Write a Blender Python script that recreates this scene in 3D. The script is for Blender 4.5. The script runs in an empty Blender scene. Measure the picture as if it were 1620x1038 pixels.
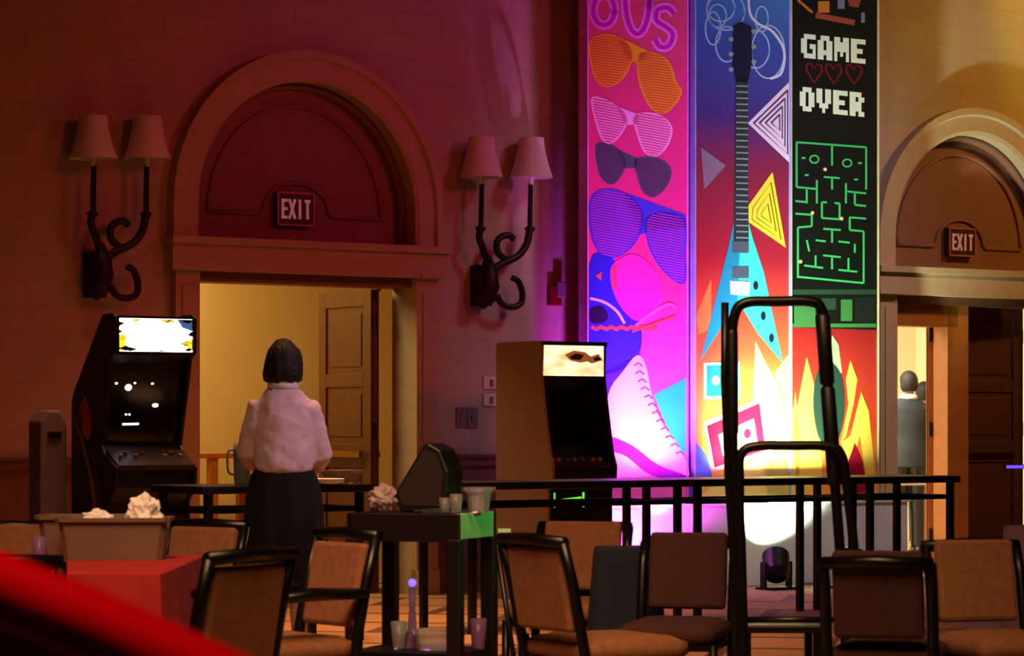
import bpy, bmesh, math, random
from mathutils import Vector, Matrix, noise
random.seed(7)
SC = bpy.context.scene
COL = SC.collection
# ------------------------------------------------------------ camera geometry (1620 x 1038 photo)
FPX, CX, HY, CH = 4600.0, 810.0, 670.0, 1.25
cam = bpy.data.cameras.new('camera'); camo = bpy.data.objects.new('camera', cam); COL.objects.link(camo)
camo.location = (0, 0, CH); camo.rotation_euler = (math.radians(90), 0, 0)
cam.sensor_width = 36; cam.lens = FPX / 1620 * 36
cam.shift_y = (HY - 519) / 1620
cam.clip_end = 200
cam.dof.use_dof = True; cam.dof.focus_distance = 19.5; cam.dof.aperture_fstop = 7.5
SC.camera = camo
SC.view_settings.view_transform = 'Standard'; SC.view_settings.look = 'None'
SC.view_settings.exposure = 0.0; SC.view_settings.gamma = 1.0
SC.view_settings.use_curve_mapping = False

TH = math.radians(35.35); CT, ST = math.cos(TH), math.sin(TH); W0 = 21.76
def P(x, y, Y):                       # a photo pixel at distance Y
    return Vector(((x - CX) / FPX * Y, Y, CH - (y - HY) / FPX * Y))
def wd(x, y, dep=0.0):                # photo pixel on a plane parallel to the wall -> wall frame (s, z)
    u = (x - CX) / FPX
    s = (u * (W0 + dep * CT) + dep * ST) / (CT - u * ST)
    Y = W0 + s * ST + dep * CT
    return s, CH - (y - HY) / FPX * Y
def W(s, dep, z=0.0):                 # wall frame -> world
    return Vector((s * CT - dep * ST, W0 + s * ST + dep * CT, z))

# ------------------------------------------------------------ light
world = bpy.data.worlds.new('world'); SC.world = world; world.use_nodes = True
world.node_tree.nodes['Background'].inputs[0].default_value = (0.5, 0.10, 0.07, 1)
world.node_tree.nodes['Background'].inputs[1].default_value = 0.010
def lamp(name, kind, loc, target, power, color, **k):
    l = bpy.data.lights.new(name, kind); l.energy = power; l.color = color
    o = bpy.data.objects.new(name, l); COL.objects.link(o); o.location = loc
    if target is not None:
        o.rotation_euler = (Vector(target) - Vector(loc)).to_track_quat('-Z', 'Y').to_euler()
    for a, b in k.items(): setattr(l, a, b)
    return o
# ceiling spots of the ballroom washing the wall, then added overhead area fill
lamp('ceiling_spot_red', 'SPOT', W(-2.6, -6.5, 4.9), W(-2.7, 0, 2.4), 118, (1, .035, .012), spot_size=1.5, spot_blend=1, shadow_soft_size=.4)
lamp('ceiling_spot_rose', 'SPOT', W(1.4, -6.5, 4.9), W(-.7, 0, 2.4), 235, (1, .09, .15), spot_size=1.1, spot_blend=1, shadow_soft_size=.5)
lamp('ceiling_spot_violet', 'SPOT', W(2.4, -3.2, 6.3), W(-.1, 0, 4.3), 50, (.8, .06, 1), spot_size=.8, spot_blend=1, shadow_soft_size=.3)
lamp('ceiling_spot_amber', 'SPOT', W(7.0, -4.5, 6.2), W(5.3, 0, 3.6), 620, (1, .48, .07), spot_size=1.25, spot_blend=1, shadow_soft_size=.2)
lamp('ceiling_spot_yellow', 'SPOT', W(4.4, -.9, 6.4), W(5.9, 0, 3.9), 150, (1, .75, .03), spot_size=.6, spot_blend=1, shadow_soft_size=.05)
lamp('overhead_fill_warm', 'AREA', (-.6, 6.4, 6.0), (-.5, 10.6, .6), 82, (1, .56, .27), size=3, spread=1.0)  # added fill that brightens the chairs
lamp('overhead_fill_red', 'AREA', (-2.2, 7, 5.5), (-1.4, 10.4, .7), 5, (1, .1, .06), size=1.5, spread=1.0)
lamp('overhead_fill_floor', 'AREA', (-.8, 17, 6.3), (-.8, 17.4, 0), 75, (1, .42, .17), size=2.5, spread=1.0)
lamp('overhead_fill_banner', 'AREA', W(2.6, -4.5, 6.5), W(2.2, -.5, 2.6), 17, (.85, .75, 1), size=1.0, spread=.9)

# ------------------------------------------------------------ materials
MATS = {}
def lin(c):
    return tuple(((v / 255) / 12.92 if v / 255 <= .04045 else ((v / 255 + .055) / 1.055) ** 2.4) for v in c)
def mat(name, rgb, rough=.6, metal=0.0, emit=0.0, var=.12, nscale=9, bump=0.0, trans=0.0, erg=None, alpha=1):
    if name in MATS: return MATS[name]
    m = bpy.data.materials.new(name); m.use_nodes = True; MATS[name] = m
    nt = m.node_tree; b = nt.nodes['Principled BSDF']
    c = lin(rgb)
    b.inputs['Roughness'].default_value = rough; b.inputs['Metallic'].default_value = metal
    tc = nt.nodes.new('ShaderNodeTexCoord'); nz = nt.nodes.new('ShaderNodeTexNoise')
    nz.inputs['Scale'].default_value = nscale; nz.inputs['Detail'].default_value = 3
    nt.links.new(tc.outputs['Object'], nz.inputs['Vector'])
    rp = nt.nodes.new('ShaderNodeValToRGB')
    rp.color_ramp.elements[0].position = .3; rp.color_ramp.elements[1].position = .7
    rp.color_ramp.elements[0].color = tuple(v * (1 - var) for v in c) + (1,)
    rp.color_ramp.elements[1].color = tuple(min(1, v * (1 + var)) for v in c) + (1,)
    nt.links.new(nz.outputs['Fac'], rp.inputs['Fac']); nt.links.new(rp.outputs['Color'], b.inputs['Base Color'])
    if emit:
        b.inputs['Emission Color'].default_value = (lin(erg or rgb)) + (1,); b.inputs['Emission Strength'].default_value = emit
    if bump:
        bp = nt.nodes.new('ShaderNodeBump'); bp.inputs['Strength'].default_value = bump; bp.inputs['Distance'].default_value = .01
        nt.links.new(nz.outputs['Fac'], bp.inputs['Height']); nt.links.new(bp.outputs['Normal'], b.inputs['Normal'])
    if trans: b.inputs['Transmission Weight'].default_value = trans; b.inputs['IOR'].default_value = 1.2
    return m
def wall_mat():
    m = bpy.data.materials.new('stone_block_wallcovering'); m.use_nodes = True; nt = m.node_tree; b = nt.nodes['Principled BSDF']
    tc = nt.nodes.new('ShaderNodeTexCoord'); sp = nt.nodes.new('ShaderNodeSeparateXYZ'); cb = nt.nodes.new('ShaderNodeCombineXYZ')
    nt.links.new(tc.outputs['Object'], sp.inputs[0]); nt.links.new(sp.outputs['X'], cb.inputs['X']); nt.links.new(sp.outputs['Z'], cb.inputs['Y'])
    br = nt.nodes.new('ShaderNodeTexBrick'); nt.links.new(cb.outputs[0], br.inputs['Vector'])
    br.inputs['Scale'].default_value = 1; br.inputs['Brick Width'].default_value = .42; br.inputs['Row Height'].default_value = .17
    br.inputs['Mortar Size'].default_value = .006; br.inputs['Mortar Smooth'].default_value = .6
    br.inputs['Color1'].default_value = (.47, .34, .24, 1); br.inputs['Color2'].default_value = (.50, .365, .26, 1); br.inputs['Mortar'].default_value = (.435, .315, .22, 1)
    nz = nt.nodes.new('ShaderNodeTexNoise'); nz.inputs['Scale'].default_value = 3; nz.inputs['Detail'].default_value = 6
    nt.links.new(tc.outputs['Object'], nz.inputs['Vector'])
    mx = nt.nodes.new('ShaderNodeMix'); mx.data_type = 'RGBA'; mx.blend_type = 'OVERLAY'; mx.inputs[0].default_value = .22
    nt.links.new(br.outputs['Color'], mx.inputs[6]); nt.links.new(nz.outputs['Color'], mx.inputs[7]); 
    hs = nt.nodes.new('ShaderNodeHueSaturation'); hs.inputs['Saturation'].default_value = .9
    nt.links.new(mx.outputs[2], hs.inputs['Color']); nt.links.new(hs.outputs[0], b.inputs['Base Color'])
    b.inputs['Roughness'].default_value = .8
    return m
def carpet_mat():
    m = bpy.data.materials.new('patterned_carpet'); m.use_nodes = True; nt = m.node_tree; b = nt.nodes['Principled BSDF']
    tc = nt.nodes.new('ShaderNodeTexCoord'); mp = nt.nodes.new('ShaderNodeMapping'); mp.inputs['Rotation'].default_value[2] = math.radians(10)
    nt.links.new(tc.outputs['Object'], mp.inputs[0])
    br = nt.nodes.new('ShaderNodeTexBrick'); nt.links.new(mp.outputs[0], br.inputs['Vector'])
    br.inputs['Scale'].default_value = 1; br.inputs['Brick Width'].default_value = 1.1; br.inputs['Row Height'].default_value = .85; br.inputs['Mortar Size'].default_value = .05
    br.inputs['Color1'].default_value = (.42, .24, .12, 1); br.inputs['Color2'].default_value = (.5, .3, .14, 1); br.inputs['Mortar'].default_value = (.12, .06, .04, 1)
    nt.links.new(br.outputs['Color'], b.inputs['Base Color']); b.inputs['Roughness'].default_value = .95
    return m
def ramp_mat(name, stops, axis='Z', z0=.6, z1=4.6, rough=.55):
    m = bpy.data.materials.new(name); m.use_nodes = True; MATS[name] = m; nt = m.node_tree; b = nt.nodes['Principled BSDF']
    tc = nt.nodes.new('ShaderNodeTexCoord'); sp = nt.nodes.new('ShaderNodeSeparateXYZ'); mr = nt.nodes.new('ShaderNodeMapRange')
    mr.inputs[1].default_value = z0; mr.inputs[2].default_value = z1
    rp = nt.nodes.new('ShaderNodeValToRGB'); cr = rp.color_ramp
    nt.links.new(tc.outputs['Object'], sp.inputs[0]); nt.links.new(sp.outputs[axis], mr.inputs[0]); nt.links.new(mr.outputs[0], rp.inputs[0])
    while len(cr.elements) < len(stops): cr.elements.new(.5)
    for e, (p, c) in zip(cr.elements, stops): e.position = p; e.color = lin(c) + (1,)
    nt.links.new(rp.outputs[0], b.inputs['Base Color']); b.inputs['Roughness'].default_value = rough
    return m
M_WALL = wall_mat(); M_CARPET = carpet_mat()
M_STONE = mat('moulded_stone', (188, 160, 128), .7, var=.05)
M_TYMP = mat('tympanum_paint', (140, 92, 76), .7, var=.06)
M_DADO = mat('dado_wood', (120, 80, 55), .5, var=.1)
M_CREAM = mat('corridor_wall_paint', (225, 190, 120), .8, var=.04, nscale=2)
M_CREAM2 = mat('pale_room_paint', (240, 225, 190), .8, var=.04, nscale=2)
M_OAK = mat('brown_door_wood', (90, 46, 20), .45, var=.15, nscale=4)
M_OAKD = mat('door_panel_groove', (80, 44, 20), .5, var=.15, nscale=4)
M_ORANGEW = mat('honey_wood', (190, 105, 40), .4, var=.1)
M_BLACK = mat('black_laminate', (7, 6, 7), .45, var=.1)
M_BLACKM = mat('black_metal', (12, 11, 12), .35, .3, var=.1)
M_DKWOOD = mat('espresso_wood', (13, 8, 8), .4, var=.2)
M_BRONZE = mat('dark_bronze', (42, 24, 20), .5, .4, var=.2)
M_SHADE = mat('linen_lamp_shade', (235, 215, 215), .85, var=.05, nscale=40)
M_BRASS = mat('brass', (150, 110, 50), .35, .8)
M_FAB = mat('brown_upholstery', (128, 82, 52), .9, var=.15, nscale=30, bump=.2)
M_NAVY = mat('navy_cloth', (14, 18, 38), .9, var=.1)
M_REDC = mat('red_tablecloth', (150, 20, 18), .85, var=.08, nscale=5)
M_REDV = mat('red_vinyl', (190, 8, 12), .5, var=.08, nscale=5)
M_PALE = mat('pale_grey_plastic', (130, 105, 112), .6, var=.05)
M_TUB = mat('beige_plastic', (105, 84, 70), .55, var=.05)
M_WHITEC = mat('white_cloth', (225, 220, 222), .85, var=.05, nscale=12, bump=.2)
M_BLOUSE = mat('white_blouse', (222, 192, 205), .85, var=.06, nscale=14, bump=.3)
M_SKIRT = mat('black_skirt', (8, 6, 8), .95)
M_HAIR = mat('dark_brown_hair', (20, 7, 6), .65, var=.4, nscale=70, bump=.8)
M_SKIN = mat('skin', (190, 135, 110), .55, var=.05)
M_SUIT = mat('charcoal_suit', (34, 40, 44), .8, var=.1)
M_EYE = mat('eye_dark', (15, 12, 10), .2)
M_CLEAR = mat('clear_plastic', (220, 215, 225), .12, trans=.85, var=.02)
M_STEEL = mat('steel', (180, 175, 180), .25, .9)
M_TAUPE = mat('taupe_side_panel', (140, 96, 82), .6, var=.04, nscale=3)
M_MAUVE = mat('mauve_tablecloth', (120, 90, 105), .85, var=.05)
M_PLATE = mat('switch_plate', (225, 215, 200), .4, var=.03)
M_ALARM = mat('fire_alarm_red', (120, 10, 12), .4)
M_EXITB = mat('exit_sign_face', (70, 18, 22), .5, var=.03)
M_EXITL = mat('exit_sign_letters', (235, 175, 170), .6, var=.02, emit=.12)
M_WHITEL = mat('white_lacquer', (225, 222, 228), .5, var=.03)

# ------------------------------------------------------------ mesh builder
class MB:
    def __init__(s): s.v = []; s.f = []; s.mi = []
    def add(s, vs, fs, mi=0):
        n = len(s.v); s.v += [tuple(v) for v in vs]; s.f += [tuple(i + n for i in f) for f in fs]; s.mi += [mi] * len(fs); return s
    def box(s, c, d, rot=None, mi=0):
        hx, hy, hz = d[0] / 2, d[1] / 2, d[2] / 2
        vs = [Vector((a * hx, b * hy, e * hz)) for a in (-1, 1) for b in (-1, 1) for e in (-1, 1)]
        if rot is not None:
            R = rot if isinstance(rot, Matrix) else Matrix.Rotation(rot, 3, 'Z')
            vs = [R @ v for v in vs]
        vs = [v + Vector(c) for v in vs]
        return s.add(vs, [(0, 1, 3, 2), (4, 6, 7, 5), (0, 4, 5, 1), (2, 3, 7, 6), (0, 2, 6, 4), (1, 5, 7, 3)], mi)
    def bx(s, x0, x1, y0, y1, z0, z1, mi=0):
        return s.box(((x0 + x1) / 2, (y0 + y1) / 2, (z0 + z1) / 2), (abs(x1 - x0), abs(y1 - y0), abs(z1 - z0)), None, mi)
    def prism(s, pts, vec, mi=0):     # polygon pts (3d), extruded by vec
        n = len(pts); pts = [Vector(p) for p in pts]; vec = Vector(vec)
        s.add(pts + [p + vec for p in pts], [tuple(range(n))[::-1], tuple(range(n, 2 * n))] + [(i, (i + 1) % n, n + (i + 1) % n, n + i) for i in range(n)], mi); return s
    def poly(s, pts, mi=0): return s.add(pts, [tuple(range(len(pts)))], mi)
    def tube(s, pts, r, n=10, mi=0, flat=1.0):
        pts = [Vector(p) for p in pts]; R = r if isinstance(r, (list, tuple)) else [r] * len(pts)
        rings = []; prev = None
        for i, p in enumerate(pts):
            t = (pts[min(i + 1, len(pts) - 1)] - pts[max(i - 1, 0)]).normalized()
            if prev is None:
                a = Vector((0, 0, 1)) if abs(t.z) < .9 else Vector((0, 1, 0))
                nn = (a - t * a.dot(t)).normalized()
            else: nn = (prev - t * prev.dot(t)).normalized()
            prev = nn; bb = t.cross(nn)
            rings.append([p + nn * math.cos(2 * math.pi * k / n) * R[i] + bb * math.sin(2 * math.pi * k / n) * R[i] * flat for k in range(n)])
        return s.loft(rings, mi)
    def loft(s, rings, mi=0, caps=True):
        n = len(rings[0]); vs = [v for r in rings for v in r]; fs = []
        for i in range(len(rings) - 1):
            for k in range(n): fs.append((i * n + k, i * n + (k + 1) % n, (i + 1) * n + (k + 1) % n, (i + 1) * n + k))
        if caps: fs += [tuple(range(n))[::-1], tuple(range((len(rings) - 1) * n, len(rings) * n))]
        return s.add(vs, fs, mi)
    def ell(s, sections, n=20, mi=0, pw=1.0):   # sections (cx,cy,z,rx,ry)
        def e(a, q): return math.copysign(abs(a) ** q, a)
        return s.loft([[Vector((c[0] + c[3] * e(math.cos(2 * math.pi * k / n), pw), c[1] + c[4] * e(math.sin(2 * math.pi * k / n), pw), c[2])) for k in range(n)] for c in sections], mi)
    def lathe(s, prof, c=(0, 0), n=20, mi=0, caps=True):
        return s.loft([[Vector((c[0] + r * math.cos(2 * math.pi * k / n), c[1] + r * math.sin(2 * math.pi * k / n), z)) for k in range(n)] for r, z in prof], mi, caps)
    def sphere(s, c, r, n=12, mi=0, sc=(1, 1, 1)):
        rings = []
        for i in range(n + 1):
            a = math.pi * (i + .02) / (n + .04) - math.pi / 2
            rings.append([Vector((c[0] + sc[0] * r * math.cos(a) * math.cos(2 * math.pi * k / (n * 2)), c[1] + sc[1] * r * math.cos(a) * math.sin(2 * math.pi * k / (n * 2)), c[2] + sc[2] * r * math.sin(a))) for k in range(n * 2)])
        return s.loft(rings, mi)
    def build(s, name, mats, parent=None, smooth=False, bevel=0, loc=None, rot=None, remesh=0, sm=0):
        me = bpy.data.meshes.new(name); me.from_pydata(s.v, [], s.f)
        for m in (mats if isinstance(mats, (list, tuple)) else [mats]): me.materials.append(m)
        me.polygons.foreach_set('material_index', s.mi)
        bm = bmesh.new(); bm.from_mesh(me); bmesh.ops.recalc_face_normals(bm, faces=bm.faces); bm.to_mesh(me); bm.free()
        me.update()
        if smooth: me.polygons.foreach_set('use_smooth', [True] * len(me.polygons))
        o = bpy.data.objects.new(name, me); COL.objects.link(o)
        if parent is not None: o.parent = parent
        if loc is not None: o.location = loc
        if rot is not None: o.rotation_euler = (0, 0, rot)
        if remesh:
            r = o.modifiers.new('remesh', 'REMESH'); r.mode = 'VOXEL'; r.voxel_size = remesh; r.use_smooth_shade = True
            if sm: q = o.modifiers.new('smooth', 'SMOOTH'); q.iterations = sm; q.factor = .5
        if bevel: b = o.modifiers.new('bevel', 'BEVEL'); b.width = bevel; b.segments = 2; b.limit_method = 'ANGLE'
        return o
def tag(o, label, cat, group=None, kind=None):
    if label: o['label'] = label
    if cat: o['category'] = cat
    if group: o['group'] = group
    if kind: o['kind'] = kind
    return o
def thing(name, label, cat, loc=(0, 0, 0), rot=0, group=None):
    o = bpy.data.objects.new(name, None); COL.objects.link(o); o.location = loc; o.rotation_euler = (0, 0, rot); o.empty_display_size = .1
    return tag(o, label, cat, group)
def struct(o): o['kind'] = 'structure'; return o
def copy_tree(o, parent=None):
    c = o.copy(); COL.objects.link(c)
    if parent is not None: c.parent = parent
    for ch in [x for x in COL.objects if x.parent == o]: copy_tree(ch, c)
    return c
def bez(p, n=8):                       # catmull-rom through points
    p = [Vector(a) for a in p]; q = [p[0] * 2 - p[1]] + p + [p[-1] * 2 - p[-2]]; out = []
    for i in range(1, len(q) - 2):
        for k in range(n):
            t = k / n
            out.append(.5 * ((2 * q[i]) + (q[i + 1] - q[i - 1]) * t + (2 * q[i - 1] - 5 * q[i] + 4 * q[i + 1] - q[i + 2]) * t * t + (3 * q[i] - q[i - 1] - 3 * q[i + 1] + q[i + 2]) * t ** 3))
    return out + [p[-1]]

# ------------------------------------------------------------ room shell
LW = dict(loc=(0, W0, 0), rot=TH)      # wall frame: x along wall, y into wall, z up
C1, C2 = -1.80, 4.74                   # arch centres along the wall
HALF, BAND, SPR, LZ0, LZ1 = .90, .22, 2.78, 2.31, 2.54
def arch_pts(c, r, y, n=28, z0=0.0, left_first=True):
    pts = [Vector((c - r, y, z0))]
    for k in range(n + 1):
        a = math.pi - math.pi * k / n
        pts.append(Vector((c + r * math.cos(a), y, SPR + r * math.sin(a))))
    pts.append(Vector((c + r, y, z0))); return pts
SL, SR, TOPZ, TW = -8.0, 10.0, 6.8, .26
m = MB()
pts = [Vector((SL, 0, 0))] + arch_pts(C1, HALF, 0) + arch_pts(C2, HALF, 0) + [Vector((SR, 0, 0)), Vector((SR, 0, TOPZ)), Vector((SL, 0, TOPZ))]
m.prism(pts, (0, TW, 0))
struct(m.build('wall_back', M_WALL, **LW))
m = MB(); m.bx(-16, 16, -3, 36, -.1, 0); struct(m.build('floor', M_CARPET))
n_tr = [0]
def trim(mb, material, bevel=0, smooth=False):
    n_tr[0] += 1; return struct(mb.build('trim_%d' % n_tr[0], material, bevel=bevel, smooth=smooth, **LW))
def ring_band(mb, c, r0, r1, y0, y1, z0=0.0):
    A, B = arch_pts(c, r0, y0, z0=z0), arch_pts(c, r1, y0, z0=z0)
    for i in range(len(A) - 1):
        mb.prism([A[i], A[i + 1], B[i + 1], B[i]], (0, y1 - y0, 0))
def band_loft(mb, c, prof, z0):        # prof list of (radius, y): closed profile swept along the arch
    base = arch_pts(c, 1.0, 0, z0=z0); rings = []
    for i, b in enumerate(base):
        ring = []
        for r, y in prof:
            p = arch_pts(c, r, y, z0=z0)[i]; ring.append(p)
        rings.append(ring)
    mb.loft(rings)
for c in (C1, C2):
    m = MB()
    band_loft(m, c, [(HALF, .0), (HALF, -.05), (HALF + .03, -.07), (HALF + .15, -.07), (HALF + .165, -.10), (HALF + BAND, -.10), (HALF + BAND, 0)], LZ1)
    trim(m, M_STONE)
    # pilasters
    for sg in (-1, 1):
        m = MB(); a, b = c + sg * HALF, c + sg * (HALF + BAND - .03)
        m.bx(min(a, b), max(a, b), -.07, 0, 0, LZ0 - .0); m.bx(min(a, b) - .0, max(a, b) + .0, -.09, 0, 0, .18)
        m.bx(min(a, b) + .05, max(a, b) - .05, -.08, -.07, .35, LZ0 - .1)
        trim(m, M_STONE)
    # lintel
    m = MB(); e = HALF + BAND + .02
    m.bx(c - e, c + e, -.12, TW, LZ0, LZ1 - .05); m.bx(c - e - .02, c + e + .02, -.16, TW, LZ1 - .05, LZ1)
    m.bx(c - e - .01, c - HALF + .0, -.14, -.12, LZ0, LZ0 + .03); m.bx(c + HALF, c + e + .01, -.14, -.12, LZ0, LZ0 + .03)
    trim(m, M_STONE)
    m = MB(); m.bx(c - HALF, c + HALF, .0, TW, LZ0 - .07, LZ0); trim(m, M_DADO)
    # tympanum with raised mouldings
    m = MB(); A = arch_pts(c, HALF, .14, z0=LZ1); m.prism(A, (0, .05, 0)); trim(m, M_TYMP)
    m = MB()
    def rib(pts3, r=.016): m.tube(pts3, r, 8)
    band_loft(m, c, [(HALF, .14), (HALF, .07), (HALF - .035, .07), (HALF - .05, .14)], LZ1)
    r2 = HALF - .18; arc = []
    for k in range(29):
        a = math.pi - math.pi * k / 28; arc.append(Vector((c + r2 * math.cos(a), .135, LZ1 + .20 + (SPR + HALF - .16 - LZ1 - .20) * math.sin(a))))
    rib(arc)
    z = LZ1 + .20
    low = [Vector((c - r2, .135, z)), Vector((c - .30, .135, z))]
    for k in range(13):
        a = math.pi - math.pi * k / 12; low.append(Vector((c + .27 * math.cos(a), .135, z + .03 + .20 * math.sin(a))))
    low += [Vector((c + .30, .135, z)), Vector((c + r2, .135, z))]
    rib(low); trim(m, M_TYMP, smooth=True)
# chair rail + skirting
for a, b in ((SL, C1 - HALF - BAND), (C1 + HALF + BAND, C2 - HALF - BAND), (C2 + HALF + BAND, SR)):
    m = MB(); m.bx(a, b, -.04, 0, .94, 1.02); m.bx(a, b, -.06, 0, 1.0, 1.02)
    trim(m, M_DADO)
    m = MB(); m.bx(a, b, -.012, 0, .16, .94); trim(m, M_DADO)
    m = MB(); m.bx(a, b, -.03, 0, 0, .16); struct(m.build('baseboard_back', M_DADO, **LW))
# corridor behind the first doorway
m = MB(); m.bx(-6.2, 1.2, 2.7, 2.8, 0, 3.2); struct(m.build('wall_corridor_back', M_CREAM, **LW))
m = MB(); m.bx(-6.3, -6.2, TW, 2.8, 0, 3.2); struct(m.build('wall_corridor_left', M_CREAM, **LW))
m = MB(); m.bx(1.2, 1.3, TW, 2.8, 0, 3.2); struct(m.build('wall_corridor_right', M_CREAM, **LW))
m = MB(); m.bx(-6.3, 1.3, TW, 2.8, 3.2, 3.3); struct(m.build('ceiling_corridor', M_CREAM2, **LW))
# room behind the second doorway
m = MB(); m.bx(1.6, 9, 5.2, 5.3, 0, 3.4); struct(m.build('wall_lobby_back', M_CREAM2, **LW))
m = MB(); m.bx(1.5, 1.6, TW, 5.3, 0, 3.4); struct(m.build('wall_lobby_left', M_CREAM2, **LW))
m = MB(); m.bx(9, 9.1, TW, 5.3, 0, 3.4); struct(m.build('wall_lobby_right', M_CREAM2, **LW))
m = MB(); m.bx(1.5, 9.1, TW, 5.3, 3.4, 3.5); struct(m.build('ceiling_lobby', M_CREAM2, **LW))
lamp('corridor_light', 'AREA', W(-2.6, 1.5, 3.1), W(-2.6, 1.9, 0), 82, (1, .76, .31), size=1.6)
lamp('lobby_light', 'AREA', W(4.2, 2.8, 3.3), W(4.2, 3.2, 0), 620, (1, 1, .78), size=2.2)

# doors: each leaf hinged at the back of the reveal
def door(idx, hinge_s, width, ang, mirror=1, tint=M_OAK, bar=True):
    # leaf local: x 0..width from hinge, y thickness, z; ang measured from wall axis
    e = bpy.data.objects.new('door_%d' % idx, None); COL.objects.link(e); struct(e)
    e.location = W(hinge_s, TW - .0, 0); e.rotation_euler = (0, 0, TH + ang)
    H = LZ0 - .075 if idx != 3 else LZ0 - .03
    m = MB(); m.bx(0, width, -.02, .02, .01, H)
    st = .11
    for y0, y1 in ((-.035, -.02), (.02, .035)):
        m.bx(0, st, y0, y1, .01, H); m.bx(width - st, width, y0, y1, .01, H)
        for a, b in ((.01, .22), (.92, 1.1), (1.52, 1.62), (H - .12, H)): m.bx(st, width - st, y0, y1, a, b)
        for a, b in ((.22, .92), (1.1, 1.52), (1.62, H - .12)):
            m.bx(st + .05, width - st - .05, y0 * .5 + y1 * .5 if y0 < 0 else y0, y1 if y0 < 0 else (y0 + y1) / 2, a + .05, b - .05)
    m.build('leaf', tint, e, bevel=.006)
    if bar:
        m = MB(); m.bx(.08, width - .08, -.09, -.065, 1.0, 1.045); m.bx(.1, .14, -.07, -.03, .99, 1.055); m.bx(width - .14, width - .1, -.07, -.03, .99, 1.055)
        m.bx(.08, width - .08, .065, .09, 1.0, 1.045); m.build('push_bar', M_BRASS, e)
    for z in (.3, 1.2, 2.0):
        m = MB(); m.tube([(-.012, 0, z - .06), (-.012, 0, z + .06)], .014, 8); m.build('hinge', M_BRONZE, e)
    m = MB(); m.bx(.1, .35, -.07, -.035, H - .07, H - .02); m.bx(.02, .2, -.06, -.045, H - .01, H + .005); m.build('door_closer', M_BRONZE, e)
    return e
door(1, C1 + HALF - .15, .80, math.radians(180 - 93))
door(2, C1 - HALF + .05, .80, math.radians(86))
door(3, C2 + HALF - .05, .9, math.radians(180 - 6))
door(4, C2 - HALF + .68, .70, math.radians(43), tint=mat('orange_brown_door', (175, 105, 45), .45, var=.1), bar=False)
m = MB(); m.bx(C2 - HALF, C2 - HALF + .06, .05, TW, 0, LZ0 - .07); m.bx(C2 - HALF + .68, C2 - HALF + .92, .05, TW - .04, 0, LZ0 - .07)
m.bx(C2 - HALF, C2 - HALF + .8, .05, TW, LZ0 - .25, LZ0 - .07)
trim(m, mat('orange_brown_door', (175, 105, 45)))
# door frame strips in doorway one
# ------------------------------------------------------------ exit signs
def letters(mb, text, x0, x1, z0, z1, y, t, mi=0, th=.004):
    n = len(text); w = (x1 - x0) / (n + (n - 1) * .3)
    for i, ch in enumerate(text):
        a = x0 + i * w * 1.3; b = a + w; zc = (z0 + z1) / 2
        def H(z, A=a, B=b): mb.bx(A, B, y - th, y, z - t / 2, z + t / 2, mi)
        def V(x, A=z0, B=z1): mb.bx(x - t / 2, x + t / 2, y - th, y, A, B, mi)
        if ch == 'E': V(a + t / 2); H(z0 + t / 2); H(zc); H(z1 - t / 2)
        if ch == 'I': V((a + b) / 2)
        if ch == 'T': V((a + b) / 2); H(z1 - t / 2)
        if ch == 'X':
            for sg in (1, -1):
                d = Vector((b - a, 0, (z1 - z0) * sg)); ax = Vector((a, y, z0 if sg > 0 else z1)); nrm = Vector((-d.z, 0, d.x)).normalized() * t / 2
                mb.prism([ax + nrm, ax - nrm, ax + d - nrm, ax + d + nrm], (0, -th, 0), mi)
for c, lab, px in ((C1, 'red exit sign above the doorway with the open yellow corridor', 482), (C2, 'red exit sign above the right doorway, dimmer of the two', 1538)):
    s0 = c - .035 if c == C1 else c - .02
    z0, z1 = 2.66, 2.90; w = .155
    t = thing('exit_sign', lab, 'sign', W(s0, .14, z0), TH, 'exit signs over the doorways')
    m = MB(); m.bx(-w, w, -.06, 0, 0, z1 - z0); m.build('housing', M_EXITB, t, bevel=.006)
    m = MB(); fw = .012
    for a in ((-w, w, 0, fw), (-w, w, .24 - fw, .24), (-w, -w + fw, 0, .24), (w - fw, w, 0, .24)): m.bx(a[0], a[1], -.066, -.058, a[2], a[3])
    m.build('rim', mat('exit_sign_rim', (190, 110, 110), .5), t)
    m = MB(); letters(m, 'EXIT', -w + .035, w - .035, .05, .19, -.0605, .021); m.build('lettering', M_EXITL, t)

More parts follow.
